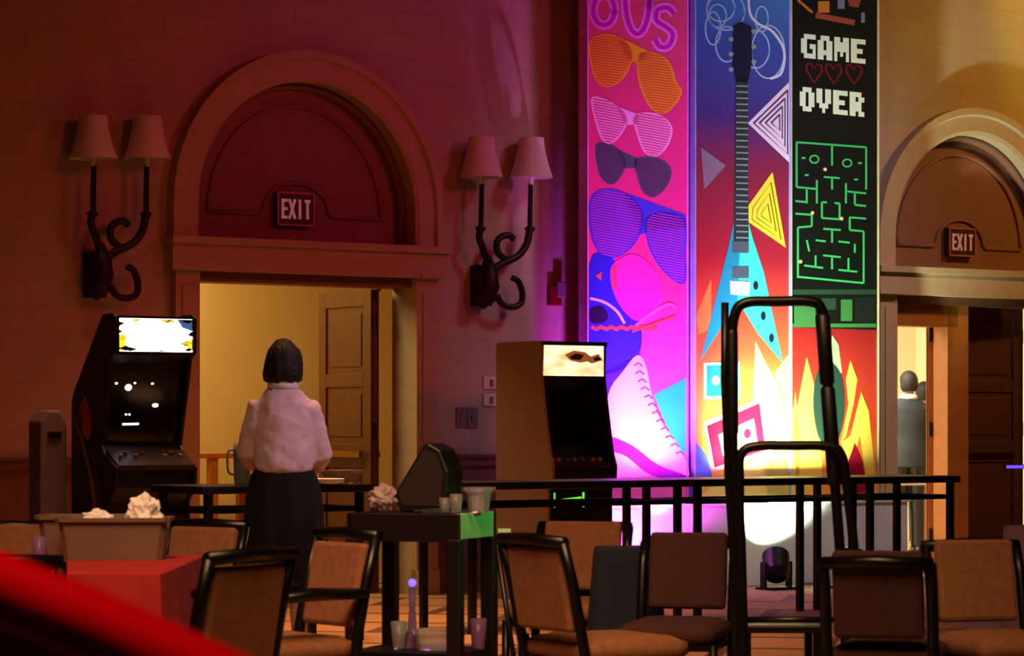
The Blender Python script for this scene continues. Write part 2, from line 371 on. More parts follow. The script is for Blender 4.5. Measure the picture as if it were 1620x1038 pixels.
# ------------------------------------------------------------ sconces
def sconce(x0, y0, k, lab):
    # k scale against left sconce; pixel design of left sconce, origin at plate centre (165,430)
    dep = -.14
    s0, z0 = wd(x0, y0, dep)
    t = thing('wall_sconce', lab, 'wall lamp', W(s0, 0, z0), TH, 'twin-arm wall sconces')
    def q(px, py, d=0):                # pixel offset of left design -> local
        s1, z1 = wd(x0 + px * k, y0 + py * k, dep); return Vector((s1 - s0, dep + d, z1 - z0))
    m = MB(); m.tube([q(-2, -45, .02), q(-5, -20, 0), q(-6, 5, -.01), q(-8, 28, .01), q(-14, 42, .03)], [.02, .07, .085, .07, .03], 12)
    m.box(q(-6, 5, .09), (.12, .13, .3)); m.build('body', M_BRONZE, t, smooth=True)
    m = MB(); m.tube(bez([q(-4, -25), q(-14, -50, -.02), q(-24, -75, -.03), q(-22, -92, -.03)]), .027, 10)
    m.lathe([(.02, -.02), (.05, 0), (.03, .03)], tuple(q(-21, -92, -.03)[:2]), mi=0) if False else None
    m.tube([q(-22, -84, -.03), q(-22, -92, -.03), q(-21, -96, -.03), q(-20, -168, -.03)], [.02, .045, .02, .019], 10)
    m.build('arm', M_BRONZE, t, smooth=True)
    m = MB(); m.tube(bez([q(0, -20), q(18, -32), q(45, -45), q(60, -65), q(66, -92)]), .028, 10)
    m.tube([q(66, -84), q(66, -92), q(66, -96), q(67, -166)], [.02, .045, .02, .019], 10)
    m.build('arm', M_BRONZE, t, smooth=True)
    m = MB(); m.tube(bez([q(30, -36), q(12, -50), q(10, -68), q(18, -78), q(30, -80), q(38, -74)]), [.026] * 41, 10); m.build('scroll', M_BRONZE, t, smooth=True)
    m = MB(); m.tube(bez([q(10, 22), q(18, 36), q(34, 42), q(50, 36), q(53, 18), q(46, -2), q(36, -8)]), .024, 10); m.build('scroll', M_BRONZE, t, smooth=True)
    for (bx_, dz) in ((-21, -.03), (68, 0)):
        base = q(bx_, -178, dz); top = q(bx_, -246, dz); h = top.z - base.z
        m = MB(); n = 24; rings = []
        for i in range(7):
            f = i / 6; r = .165 * (1 - f) ** 1.6 + .095 * (1 - (1 - f) ** 1.6)
            rings.append((r, base.z + h * f))
        m.lathe(rings, (base.x, base.y), 24, caps=False)
        rr = [(r - .004, z) for r, z in rings]; m.lathe(rr, (base.x, base.y), 24, caps=False)
        m.build('lamp_shade', M_SHADE, t, smooth=True)
        m = MB(); m.tube([base + Vector((0, 0, -.05)), base + Vector((0, 0, .12))], [.018, .02], 10); m.build('candle_tube', M_PLATE, t, smooth=True)
    return t
sconce(165, 430, 1.0, 'bronze twin-arm wall sconce with two shades, left of the arched doorway')
sconce(777, 447, .93, 'bronze twin-arm wall sconce with two shades, between the doorway and the banners')

# small wall fittings
def plate(x, y, w, h, name, lab, cat, mt, parts=True, group=None, d=.012):
    s, z = wd(x, y); t = thing(name, lab, cat, W(s, 0, z), TH, group)
    m = MB(); m.bx(-w / 2, w / 2, -d, 0, -h / 2, h / 2); m.build('plate', mt, t, bevel=.003)
    if parts:
        m = MB(); m.bx(-.012, .012, -d - .01, -d, -.025, .025); m.build('toggle', M_PALE, t)
    return t
plate(776, 606, .14, .09, 'light_switch', 'pale switch plate beside the taupe arcade cabinet, upper of the stacked pair', 'switch', M_PLATE, group='stacked switch plates')
plate(776, 633, .14, .09, 'light_switch', 'pale switch plate beside the taupe arcade cabinet, lower of the stacked pair', 'switch', M_PLATE, group='stacked switch plates')
plate(729, 660, .09, .15, 'wall_outlet', 'lilac-lit wall outlet above the chair rail, left of two', 'outlet', M_PALE, group='outlets above the chair rail')
plate(747, 661, .09, .15, 'wall_outlet', 'lilac-lit wall outlet above the chair rail, right of two', 'outlet', M_PALE, group='outlets above the chair rail')
s, z = wd(875, 467); t = thing('fire_alarm', 'small dark red fire alarm box on the wall left of the banners', 'alarm', W(s, 0, z), TH)
m = MB(); m.bx(-.06, .05, -.05, 0, -.08, .07); m.build('housing', M_ALARM, t, bevel=.008)
m = MB(); m.bx(-.01, .07, -.075, -.05, -.02, .1); m.build('strobe', M_PALE, t, bevel=.006)

# ------------------------------------------------------------ banners
BD = -.38
def bpt(x, y, k=0): s, z = wd(x, y, BD); return Vector((s, BD - .001 - .0006 * k, max(z, .664)))
def stroke(mb, pts, wpx, k=0, mi=0, closed=False):
    pts = [Vector((a, b)) for a, b in pts]
    if closed: pts = pts + [pts[0], pts[1]]
    L = []
    for i, p in enumerate(pts):
        t = (pts[min(i + 1, len(pts) - 1)] - pts[max(i - 1, 0)])
        t = t.normalized() if t.length else Vector((1, 0)); n = Vector((-t.y, t.x)) * wpx / 2; L.append((p + n, p - n))
    for i in range(len(L) - 1):
        mb.poly([bpt(*L[i][0], k), bpt(*L[i][1], k), bpt(*L[i + 1][1], k), bpt(*L[i + 1][0], k)], mi)
def smo(pts, n=6, closed=False):
    if closed:
        q = bez([(a, b, 0) for a, b in [pts[-1]] + pts + [pts[0], pts[1]]], n); q = q[n:-n - 1]
    else: q = bez([(a, b, 0) for a, b in pts], n)
    return [(v.x, v.y) for v in q]
def fill(mb, pts, k=0, mi=0): mb.poly([bpt(a, b, k) for a, b in pts], mi)
def stripes(mb, poly, slope, pitch, w, k, mi=0):
    sh = [(x, y - slope * x) for x, y in poly]; y0 = min(p[1] for p in sh); y1 = max(p[1] for p in sh)
    y = y0 + pitch
    def cut(yy):
        xs = []
        for i in range(len(sh)):
            (ax, ay), (bx2, by) = sh[i], sh[(i + 1) % len(sh)]
            if (ay - yy) * (by - yy) < 0: xs.append(ax + (bx2 - ax) * (yy - ay) / (by - ay))
        return (min(xs), max(xs)) if len(xs) >= 2 else None
    while y < y1 - w:
        c0, c1 = cut(y), cut(y + w)
        if c0 and c1:
            a = [(c0[0] + 3, y), (c0[1] - 3, y), (c1[1] - 3, y + w), (c1[0] + 3, y + w)]
            if a[1][0] > a[0][0]: fill(mb, [(px, py + slope * px) for px, py in a], k, mi)
        y += pitch
def col(name, rgb):
    m_ = mat('print_' + name, rgb, .7, var=.03); m_.node_tree.nodes['Principled BSDF'].inputs['Specular IOR Level'].default_value = .12; return m_
def banner(x0, x1, yb, label, bg, frame_rgb, ytop=-45):
    (sa, zb), (sb, _) = wd(x0, yb, BD), wd(x1, yb, BD); zb = .66
    _, zt = wd((x0 + x1) / 2, ytop, BD)
    t = thing('banner', label, 'banner', W(0, 0, 0), TH, 'tall printed banners on the white plinth')
    m = MB(); m.bx(sa, sb, BD, BD + .09, zb, zt); m.build('panel', bg, t)
    m = MB(); m.bx(sa - .012, sa, BD - .01, BD + .1, zb, zt); m.bx(sb, sb + .012, BD - .01, BD + .1, zb, zt)
    m.build('frame', mat('banner_frame_%d' % x0, frame_rgb, .5), t)
    return t
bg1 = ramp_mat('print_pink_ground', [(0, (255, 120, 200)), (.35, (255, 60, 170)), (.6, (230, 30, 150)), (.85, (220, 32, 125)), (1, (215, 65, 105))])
bg2 = ramp_mat('print_blue_red_ground', [(0, (255, 225, 90)), (.14, (250, 170, 60)), (.30, (225, 90, 50)), (.48, (155, 22, 42)), (.66, (120, 15, 60)), (.76, (50, 25, 120)), (.9, (25, 70, 160)), (1, (40, 120, 190))])
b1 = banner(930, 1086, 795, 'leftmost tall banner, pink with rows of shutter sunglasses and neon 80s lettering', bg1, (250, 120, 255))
b2 = banner(1100, 1248, 795, 'middle tall banner with a teal electric guitar on blue and red', bg2, (150, 170, 220))
bg3 = ramp_mat('print_red_ground', [(0, (250, 170, 60)), (.45, (195, 60, 32)), (1, (150, 20, 26))], z0=.6, z1=2.0)
b3 = banner(1252, 1388, 795, 'right tall banner, black with GAME OVER pixel lettering above a red flame print', bg3, (190, 200, 150))
# banner one art
def glasses(L, R, B, rgbname, rgb, dark, k=1, sl=.2, pit=4.2):
    m = MB(); cm = col(rgbname, rgb); dm = col(rgbname + '_slats', dark)
    L, R = smo(L, 4, True), smo(R, 4, True)
    for q in (L, R, B): fill(m, q, k)
    for q in (L, R): stripes(m, q, sl, pit, pit * .42, k + 1, 1)
    m.build('printed_sunglasses', [cm, dm], b1)
glasses([(931, 70), (945, 56), (965, 54), (985, 62), (1000, 82), (996, 108), (980, 130), (960, 138), (945, 130), (935, 108)],
        [(1010, 85), (1038, 84), (1060, 100), (1070, 130), (1079, 145), (1068, 166), (1050, 180), (1030, 172), (1015, 145), (1008, 115)],
        [(975, 58), (1000, 68), (1030, 84), (1014, 98), (998, 98), (985, 80)], 'orange', (235, 180, 40), (220, 60, 60), sl=.12)
glasses([(935, 155), (960, 158), (985, 175), (993, 190), (985, 210), (968, 227), (953, 222), (942, 195)],
        [(1003, 182), (1040, 180), (1063, 200), (1058, 228), (1040, 247), (1020, 242), (1008, 215)],
        [(975, 168), (1010, 181), (1010, 196), (990, 198)], 'lilac', (250, 170, 250), (215, 40, 130), sl=.18)
glasses([(943, 228), (965, 228), (985, 243), (990, 262), (978, 285), (965, 292), (950, 280), (943, 255)],
        [(1005, 252), (1040, 250), (1062, 268), (1055, 295), (1035, 312), (1018, 305), (1008, 280)],
        [(975, 236), (1012, 252), (1010, 266), (988, 266)], 'slate', (70, 85, 110), (110, 40, 110), sl=.18)
glasses([(931, 325), (945, 302), (975, 300), (1005, 318), (1018, 345), (1005, 385), (975, 408), (950, 402), (935, 375)],
        [(1022, 345), (1050, 335), (1084, 348), (1085, 400), (1084, 448), (1060, 440), (1035, 410), (1022, 375)],
        [(980, 302), (1085, 340), (1085, 360), (1030, 365), (1012, 372), (1005, 345)], 'blue', (70, 60, 230), (190, 50, 200), sl=.18)
m = MB()
fill(m, smo([(932, 418), (960, 405), (985, 430), (990, 470), (1010, 500), (1015, 545), (1000, 575), (965, 590), (932, 585)], 4, True), 1, 0)
fill(m, smo([(968, 420), (1000, 402), (1030, 420), (1048, 455), (1040, 490), (1010, 508), (985, 490), (968, 455)], 4, True), 2, 1)
stroke(m, smo([(933, 472), (955, 478), (975, 492), (988, 512)]), 4, 3, 2)
fill(m, smo([(933, 490), (950, 484), (962, 498), (955, 510), (935, 510)], 4, True), 3, 3)
stroke(m, [(935 + i * 8, 518 + (3 if i % 2 else -1)) for i in range(14)], 6, 3, 4)
stroke(m, smo([(975, 422), (970, 436), (974, 458)]), 5, 4, 4); fill(m, [(942, 436), (952, 430), (950, 444)], 4, 4)
stroke(m, smo([(1005, 516), (1025, 500), (1055, 482), (1068, 486)]), 5, 4, 5); stroke(m, smo([(1000, 525), (1035, 512), (1068, 500)]), 3, 4, 4)
m.build('printed_car', [col('deep_blue', (50, 40, 220)), col('magenta_dome', (225, 50, 190)), col('pale_pink', (250, 200, 240)), col('near_black', (40, 10, 70)), col('coral', (240, 80, 80)), col('hot_pink', (250, 100, 180))], b1)
m = MB()
fill(m, smo([(985, 588), (1008, 562), (1022, 580), (1030, 620), (1045, 665), (1078, 715), (1084, 760), (985, 770), (962, 700), (962, 625)], 4, True), 2, 0)
fill(m, [(932, 600), (1015, 558), (1000, 580), (960, 628), (932, 640)], 1, 1)
fill(m, [(1034, 625), (1085, 598), (1085, 722), (1062, 692)], 1, 2)
for i in range(12):
    f = i / 11; x, y = 1008 + 66 * f ** 1.4, 578 + 140 * f
    stroke(m, [(x - 5, y), (x + 2, y - 4), (x + 8, y + 2)], 2.5, 3, 3)
fill(m, smo([(960, 690), (1000, 705), (1040, 735), (1084, 752), (1084, 760), (1030, 752), (990, 722), (958, 710)], 4, True), 3, 4)
fill(m, smo([(935, 650), (955, 640), (958, 700), (935, 700)], 4, True), 3, 5)
m.build('printed_roller_skate', [col('skate_pink', (255, 190, 240)), col('skate_blue', (60, 40, 235)), col('skate_cyan', (30, 200, 235)), col('lace', (190, 40, 160)), col('skate_violet', (170, 40, 220)), col('skate_orange', (240, 120, 70))], b1)
m = MB()
def ell_px(cx, cy, rx, ry, n=24): return [(cx + rx * math.cos(2 * math.pi * i / n), cy + ry * math.sin(2 * math.pi * i / n)) for i in range(n)]
for w_, mi_, k in ((15, 0, 2), (7, 1, 3)):
    stroke(m, ell_px(955, 16, 17, 24), w_, k, mi_, True); stroke(m, ell_px(957, -26, 14, 17), w_, k, mi_, True)
    stroke(m, ell_px(1008, 0, 19, 54), w_, k, mi_, True)
    stroke(m, smo([(1066, 22), (1056, 12), (1040, 16), (1038, 32), (1052, 42), (1064, 54), (1058, 72), (1044, 74), (1036, 62)]), w_, k, mi_)
m.build('lettering', [col('neon_lilac', (235, 130, 245)), col('neon_magenta', (200, 20, 190))], b1)
# banner two art
m = MB()
fill(m, [(1183, 195), (1248, 130), (1248, 257)], 1, 0)
for i in range(1, 5):
    f = i / 5; c_ = (1229, 194)
    T = [(c_[0] + (x - c_[0]) * (1 - f), c_[1] + (y - c_[1]) * (1 - f)) for x, y in ((1183, 195), (1250, 130), (1250, 257))]
    stroke(m, T, 3.2, 2, 1, True)
fill(m, [(1109, 233), (1148, 262), (1114, 300)], 1, 2)
fill(m, [(1222, 272), (1243, 392), (1182, 350), (1184, 325)], 1, 3)
for i in range(1, 4):
    f = i / 4; c_ = (1212, 340)
    stroke(m, [(c_[0] + (x - c_[0]) * (1 - f), c_[1] + (y - c_[1]) * (1 - f)) for x, y in ((1222, 272), (1243, 392), (1182, 350), (1184, 325))], 2, 2, 4, True)
m.build('printed_triangles', [col('tri_pale', (215, 210, 225)), col('tri_line', (90, 60, 110)), col('tri_grey', (125, 120, 135)), col('tri_yellow', (225, 225, 60)), col('tri_olive', (150, 150, 30))], b2)
m = MB()
for cx_, cy_, rx, ry in ((1140, 12, 22, 22), (1135, 25, 14, 18), (1128, 45, 12, 26), (1150, 70, 18, 28), (1148, 18, 30, 30), (1195, 78, 22, 30), (1215, 82, 26, 42), (1205, 30, 10, 20)):
    stroke(m, ell_px(cx_, cy_, rx, ry), 2.4, 1, 0, True)
stroke(m, smo([(1184, -20), (1186, 20), (1200, 38), (1222, 50), (1240, 80), (1236, 115), (1218, 125)]), 4, 2, 1)
m.build('printed_neon_scribble', [col('scribble_blue', (150, 195, 225)), col('scribble_white', (200, 215, 235))], b2)
m = MB()
fill(m, [(1163, 340), (1181, 340), (1190, 375), (1208, 430), (1238, 574), (1200, 530), (1168, 478), (1145, 512), (1108, 570), (1130, 480), (1150, 400)], 3, 0)
fill(m, [(1163, 340), (1172, 340), (1166, 478), (1145, 512), (1108, 570), (1130, 480), (1150, 400)], 4, 1)
fill(m, [(1164, 120), (1182, 120), (1184, 385), (1160, 385)], 5, 2)
fill(m, [(1160, 40), (1172, 34), (1188, 42), (1190, 95), (1183, 130), (1164, 130), (1158, 100)], 5, 3)
for i in range(26):
    y = 135 + i * 9.6; fill(m, [(1164, y), (1183, y + .5), (1183, y + 2.6), (1164, y + 2)], 6, 4)
for y in (382, 422): fill(m, [(1158, y), (1184, y), (1184, y + 18), (1158, y + 18)], 6, 5)
fill(m, [(1154, 444), (1186, 446), (1185, 468), (1155, 466)], 6, 6)
for x, y in ((1195, 452), (1207, 500), (1220, 535)): fill(m, ell_px(x, y, 4, 7, 10), 6, 3)
for i in range(6): fill(m, ell_px(1156 if i % 2 else 1192, 50 + i * 12, 4, 4, 8), 6, 4)
m.build('printed_guitar', [col('guitar_teal', (60, 220, 190)), col('guitar_blue', (30, 150, 170)), col('neck', (40, 55, 55)), col('peg_head', (25, 30, 50)), col('fret', (130, 165, 150)), col('pickup', (70, 95, 100)), col('bridge', (190, 200, 200))], b2)
m = MB()
fill(m, [(1113, 574), (1170, 572), (1171, 630), (1113, 632)], 2, 0); fill(m, [(1118, 579), (1166, 577), (1167, 625), (1118, 627)], 3, 1)
for cx_ in (1132, 1152): fill(m, ell_px(cx_, 602, 7, 8, 12), 4, 0)
m.build('printed_cassette', [col('cassette_pale', (120, 225, 190)), col('cassette_teal', (30, 150, 130))], b2)
m = MB()
fill(m, [(1112, 668), (1206, 628), (1218, 716), (1126, 748)], 2, 0); fill(m, [(1118, 674), (1201, 638), (1211, 712), (1130, 740)], 3, 1)
fill(m, [(1136, 688), (1192, 662), (1198, 700), (1144, 722)], 4, 2)
for cx_, cy_ in ((1153, 700), (1182, 686)): fill(m, ell_px(cx_, cy_, 6, 8, 12), 5, 1)
m.build('printed_cassette', [col('cassette_cream', (250, 200, 180)), col('cassette_red', (190, 20, 60)), col('cassette_label', (235, 215, 130))], b2)
m = MB()
for a in ([(1195, 540), (1212, 575), (1250, 640), (1248, 795), (1215, 795), (1190, 640)], [(1225, 590), (1248, 560), (1248, 700)], [(1215, 720), (1248, 700), (1248, 795), (1100, 795), (1150, 750)]):
    fill(m, a, 1, 0)
fill(m, [(1101, 700), (1118, 720), (1128, 760), (1101, 770)], 1, 1); fill(m, [(1101, 500), (1125, 440), (1125, 520), (1105, 530)], 1, 2)
m.build('printed_rays', [col('ray_yellow', (255, 245, 130)), col('ray_blue', (90, 140, 230)), col('ray_olive', (190, 130, 60))], b2)
# banner three art
m = MB(); fill(m, [(1252, -45), (1387, -45), (1387, 522), (1252, 518)], 1, 0); m.build('printed_black_ground', col('black_green', (10, 18, 12)), b3)
PIX = {'G': ['01111', '11000', '11011', '11001', '01111'], 'A': ['01110', '11011', '11011', '11111', '11011'], 'M': ['11011', '11111', '11111', '10101', '10001'], 'E': ['11111', '11000', '11110', '11000', '11111'],
       'O': ['01110', '11011', '11011', '11011', '01110'], 'V': ['11011', '11011', '11011', '01110', '00100'], 'R': ['11110', '11011', '11110', '11110', '11011']}
for word, xa, ya in (('GAME', 1267, 53), ('OVER', 1265, 137)):
    for i, ch in enumerate(word):
        m = MB()
        for r in range(5):
            for c_ in range(5):
                if PIX[ch][r][c_] == '1':
                    x = xa + i * 26.3 + c_ * 4.6; y = ya + r * 7.6 + (x - xa) * .1
                    fill(m, [(x, y), (x + 4.75, y + .4), (x + 4.75, y + 8.1), (x, y + 7.7)], 2, 0)
        m.build('printed_letter', col('pixel_letter', (215, 240, 205)), b3)
for cx_ in (1287, 1318, 1350):
    H_ = [(cx_, 108), (cx_ + 5, 101), (cx_ + 12, 103), (cx_ + 13, 112), (cx_ + 8, 120), (cx_ + 1, 131), (cx_ - 7, 119), (cx_ - 12, 110), (cx_ - 10, 101), (cx_ - 4, 101)]
    m = MB(); stroke(m, [(x, y + (x - 1287) * .04) for x, y in H_], 3, 2, 0, True); m.build('printed_heart', col('dark_heart', (110, 18, 25)), b3)
m = MB()
def gl(x0_, y0_, x1_, y1_, w_=3, mi_=0): stroke(m, [(x0_, y0_), (x1_, y1_)], w_, 2, mi_)
for a in ((1260, 225, 1370, 233), (1370, 233, 1370, 300), (1260, 225, 1260, 296), (1260, 296, 1290, 299), (1340, 303, 1370, 306), (1316, 229, 1316, 262), (1303, 280, 1328, 282), (1316, 282, 1316, 300),
          (1276, 300, 1276, 322), (1258, 318, 1276, 320), (1292, 285, 1292, 322), (1338, 290, 1338, 322), (1352, 304, 1352, 324), (1352, 324, 1370, 326), (1300, 320, 1300, 345), (1328, 322, 1328, 346), (1300, 345, 1328, 347), (1300, 320, 1308, 320), (1320, 321, 1328, 322),
          (1258, 338, 1284, 340), (1284, 340, 1284, 358), (1262, 360, 1284, 358), (1262, 360, 1262, 440), (1262, 438, 1366, 448), (1366, 448, 1366, 366), (1366, 366, 1344, 364), (1344, 364, 1344, 344), (1344, 344, 1370, 346),
          (1302, 362, 1330, 364), (1316, 364, 1316, 384), (1290, 380, 1306, 382), (1326, 382, 1344, 384), (1276, 380, 1280, 398), (1302, 404, 1330, 407), (1316, 406, 1316, 426), (1290, 404, 1290, 424), (1272, 420, 1302, 424), (1342, 408, 1342, 428), (1326, 427, 1356, 430), (1352, 386, 1352, 400)):
    gl(*a)
for x, y in ((1288, 252), (1340, 258)): stroke(m, ell_px(x, y, 7, 6, 12), 2.5, 2, 0, True)
for x, y in ((1271, 250), (1360, 258), (1276, 277), (1354, 284)): gl(x - 3, y, x + 3, y)
for x, y in ((1305, 268), (1285, 337), (1331, 346), (1266, 414)): fill(m, ell_px(x, y, 3, 3, 8), 3, 1)
m.build('printed_maze', [col('maze_green', (60, 190, 100)), col('maze_dot', (245, 190, 140))], b3)
m = MB()
for a, mi_ in (((1254, 458, 1386, 466), 1), ((1256, 476, 1290, 512), 0), ((1300, 472, 1322, 490), 1), ((1330, 474, 1348, 508), 0), ((1254, 512, 1386, 518), 0), ((1352, 470, 1384, 510), 2)):
    fill(m, [(a[0], a[1]), (a[2], a[1]), (a[2], a[3]), (a[0], a[3])], 2, mi_)
m.build('printed_console', [col('console_green', (60, 120, 65)), col('console_dark', (35, 65, 45)), col('console_black', (20, 30, 25))], b3)
m = MB()
stroke(m, [(1262, 0), (1285, 20)], 4, 2, 1); stroke(m, [(1290, 24), (1352, 36)], 9, 2, 0); fill(m, [(1294, 2), (1312, 2), (1312, 20), (1294, 20)], 2, 1); fill(m, [(1325, -5), (1336, -5), (1336, 14), (1325, 14)], 2, 2); fill(m, [(1340, -2), (1362, 0), (1358, 12), (1344, 10)], 2, 0); fill(m, [(1362, 20), (1368, 20), (1368, 36), (1362, 36)], 2, 2)
m.build('printed_blocks', [col('block_red', (150, 70, 50)), col('block_orange', (190, 120, 40)), col('block_grey', (110, 130, 150))], b3)
m = MB()
fill(m, smo([(1292, 590), (1312, 572), (1330, 592), (1336, 640), (1328, 690), (1312, 708), (1294, 690), (1286, 640)], 4, True), 3, 0)
fill(m, [(1316, 530), (1326, 545), (1332, 590), (1322, 590), (1312, 560)], 3, 1)
for poly in ([(1276, 565), (1288, 610), (1300, 720), (1300, 790), (1262, 790), (1254, 680)], [(1258, 620), (1266, 700), (1262, 790), (1253, 790), (1253, 660)],
             [(1345, 570), (1356, 600), (1350, 640), (1338, 690), (1330, 700), (1342, 640), (1338, 600)], [(1362, 620), (1374, 650), (1384, 745), (1374, 780), (1360, 690), (1346, 740), (1330, 700), (1345, 690)]):
    fill(m, poly, 2, 2)
fill(m, [(1352, 700), (1364, 730), (1374, 780), (1335, 780), (1340, 735)], 3, 3)
m.build('printed_flames', [col('figure_teal', (35, 60, 50)), col('flame_pale', (160, 200, 140)), col('flame_yellow', (240, 200, 80)), col('flame_crimson', (150, 10, 45))], b3)
# plinth
sa, _ = wd(925, 800, BD); sb, _ = wd(1404, 800, BD)
m = MB(); m.bx(sa, sb, BD - .24, BD + .2, 0, .62); m.bx(sa - .02, sb + .02, BD - .26, BD + .22, .62, .66)
tag(m.build('plinth', M_WHITEL, bevel=.01, **LW), 'long white platform that the three tall banners stand on', 'platform')
# floor LED cans
def par_can(px, lab, rgb, power, aim, spot=1.9, dd=-1.25, z=.30, pxa=None):
    s, _ = wd(px, 800, dd); t = thing('stage_uplight', lab, 'stage light', W(s, dd, 0), TH, 'floor uplights in front of the banners')
    tgt = Vector((aim[0] - s, aim[1] - dd, aim[2])); d = (tgt - Vector((0, 0, z))).normalized(); c0 = Vector((0, 0, z * .6))
    m = MB(); m.tube([c0 - d * .12, c0 - d * .09, c0 + d * .1], [.07, .1, .105], 20); m.build('can', M_BLACKM, t, smooth=False)
    m = MB(); m.tube([c0 + d * .1, c0 + d * .106], [.095, .095], 20); m.build('lens', mat('lens_' + str(px), rgb, .3, emit=2.0), t)
    m = MB(); m.bx(-.12, .12, -.1, .1, 0, .02)
    for sg in (-1, 1): m.bx(sg * .125 - .008, sg * .125 + .008, -.03, .03, 0, c0.z + .03)
    m.build('yoke', M_BLACKM, t)
    wl = W(s, dd, 0) + Matrix.Rotation(TH, 3, 'Z') @ (c0 + d * .16)
    lamp('uplight_beam', 'SPOT', wl, W(*aim), power, rgb if max(rgb) <= 1 else tuple(v / 255 for v in rgb), spot_size=spot, spot_blend=.9, shadow_soft_size=.06)
s1 = wd(1008, 700, BD)[0]; s2 = wd(1195, 700, BD)[0]; s3 = wd(1320, 700, BD)[0]
par_can(1062, 'black floor uplight throwing magenta up the pink banner, left of the hand truck', (255, 55, 255), 760, (s1 + .32, BD, 2.1), dd=-1.0, spot=1.15)
par_can(1015, 'added black floor uplight throwing magenta low onto the white plinth', (255, 25, 255), 260, (s1 + .02, BD - .1, .72), dd=-1.25, spot=1.35)  # extra can added to tint the plinth magenta
par_can(972, 'black floor uplight throwing violet beside the taupe arcade cabinet', (150, 15, 255), 420, (wd(930, 500)[0], 0, 2.0), spot=.6, dd=-.95)
par_can(1228, 'black floor uplight throwing pale yellow green onto the guitar banner', (215, 255, 165), 1300, (s2 + .14, BD, 1.1), spot=1.4, dd=-1.05)
par_can(1345, 'black floor uplight throwing green toward the game banner', (80, 255, 110), 80, (s3 + .05, BD, 3.0), spot=.8)

# ------------------------------------------------------------ arcade cabinets
def cabinet(name, label, loc, rot, Wd, prof, side_m, ctrl, marq, screen, build_extra):
    t = thing(name, label, 'arcade machine', loc, rot)
    th = .022
    for x0_, x1_ in ((0, th), (Wd - th, Wd)):
        m = MB(); m.prism([Vector((x0_, y, z)) for y, z in prof], (x1_ - x0_, 0, 0)); m.build('side_panel', side_m, t, bevel=.003)
    inner = [(y, z) for y, z in build_extra]
    m = MB(); m.prism([Vector((th, y, z)) for y, z in inner], (Wd - 2 * th, 0, 0)); m.build('cabinet_body', M_BLACK, t)
    return t
# left machine
PR = [(.09, 0), (.09, .78), (.0, .86), (-.01, .99), (.16, 1.07), (.20, 1.12), (.06, 1.63), (.0, 1.67), (.0, 1.88), (.03, 1.9), (.18, 1.9), (.61, 1.44), (.64, 1.38), (.64, 0)]
IN = [(.11, .06), (.11, .78), (.02, .87), (.02, .97), (.18, 1.07), (.24, 1.12), (.14, 1.6), (.05, 1.655), (.05, 1.86), (.18, 1.88), (.6, 1.43), (.62, 1.38), (.62, .06)]
AR = math.radians(32); loc = P(182, 670, 17.1); loc.z = 0
cab = cabinet('arcade_cabinet', 'tall black arcade machine with lit white and yellow marquee, left of the doorway', loc, AR, .60, PR, M_BLACK, 0, 0, 0, IN); cab.scale = (.885, 1, 1)
m = MB()                                # marquee: frame and translucent art
m.bx(.025, .575, .012, .045, 1.675, 1.87); m.build('marquee', mat('marquee_glow', (255, 252, 225), .4, emit=7, erg=(255, 250, 215)), cab)
m = MB()
random.seed(3)
for i in range(26):                     # torn dark / yellow / blue edge artwork
    side = i % 4
    if side == 0: x, z = random.uniform(.03, .57), random.uniform(1.855, 1.87)
    elif side == 1: x, z = random.uniform(.03, .1), random.uniform(1.69, 1.86)
    elif side == 2: x, z = random.uniform(.50, .57), random.uniform(1.7, 1.87)
    else: x, z = random.uniform(.03, .57), random.uniform(1.677, 1.69)
    a = random.uniform(0, 3); l = random.uniform(.02, .06); h = .006 + random.random() * .01
    dx, dz = math.cos(a) * l, math.sin(a) * h
    pts = [(x - l, z), (x, z + h), (x + l, z + dz * .4), (x, z - h)]
    pts = [(min(.574, max(.026, p)), min(1.869, max(1.676, q))) for p, q in pts]
    m.poly([Vector((p, .0105 - i * .0001, q)) for p, q in pts], 0 if i % 3 else 1)
m.poly([Vector((.026, .0116, 1.69)), Vector((.09, .0116, 1.70)), Vector((.07, .0116, 1.78)), Vector((.026, .0116, 1.77))], 2)
m.poly([Vector((.53, .0116, 1.70)), Vector((.574, .0116, 1.69)), Vector((.574, .0116, 1.75)), Vector((.54, .0116, 1.75))], 2)
m.poly([Vector((.5, .0116, 1.82)), Vector((.574, .0116, 1.80)), Vector((.574, .0116, 1.869)), Vector((.46, .0116, 1.869))], 3)
m.build('marquee_art', [mat('marquee_ink', (20, 16, 20), .5), mat('marquee_amber', (240, 190, 40), .5, emit=1.2), mat('marquee_yellow', (255, 210, 30), .5, emit=1.6), mat('marquee_blue', (70, 110, 170), .5, emit=.7)], cab)
m = MB(); m.bx(.02, .58, -.004, .03, 1.872, 1.885); m.bx(.02, .58, -.004, .03, 1.655, 1.675); m.bx(.02, .03, -.004, .03, 1.66, 1.885); m.bx(.57, .58, -.004, .03, 1.66, 1.885); m.build('marquee_frame', M_BLACKM, cab)
def slant(y0, z0, y1, z1, off):         # point on a slanted face (u across, v up)
    d = Vector((0, y1 - y0, z1 - z0)); n = Vector((0, -(z1 - z0), (y1 - y0))).normalized()
    if n.y > 0: n = -n
    return lambda u, v: Vector((u, y0, z0)) + d * v + n * off
S = slant(.24, 1.12, .14, 1.6, .004)
m = MB(); m.poly([S(.06, .05), S(.54, .05), S(.54, .93), S(.06, .93)]); m.build('screen', mat('dark_glass', (6, 6, 9), .12), cab)
S = slant(.24, 1.12, .14, 1.6, .006)
m = MB()
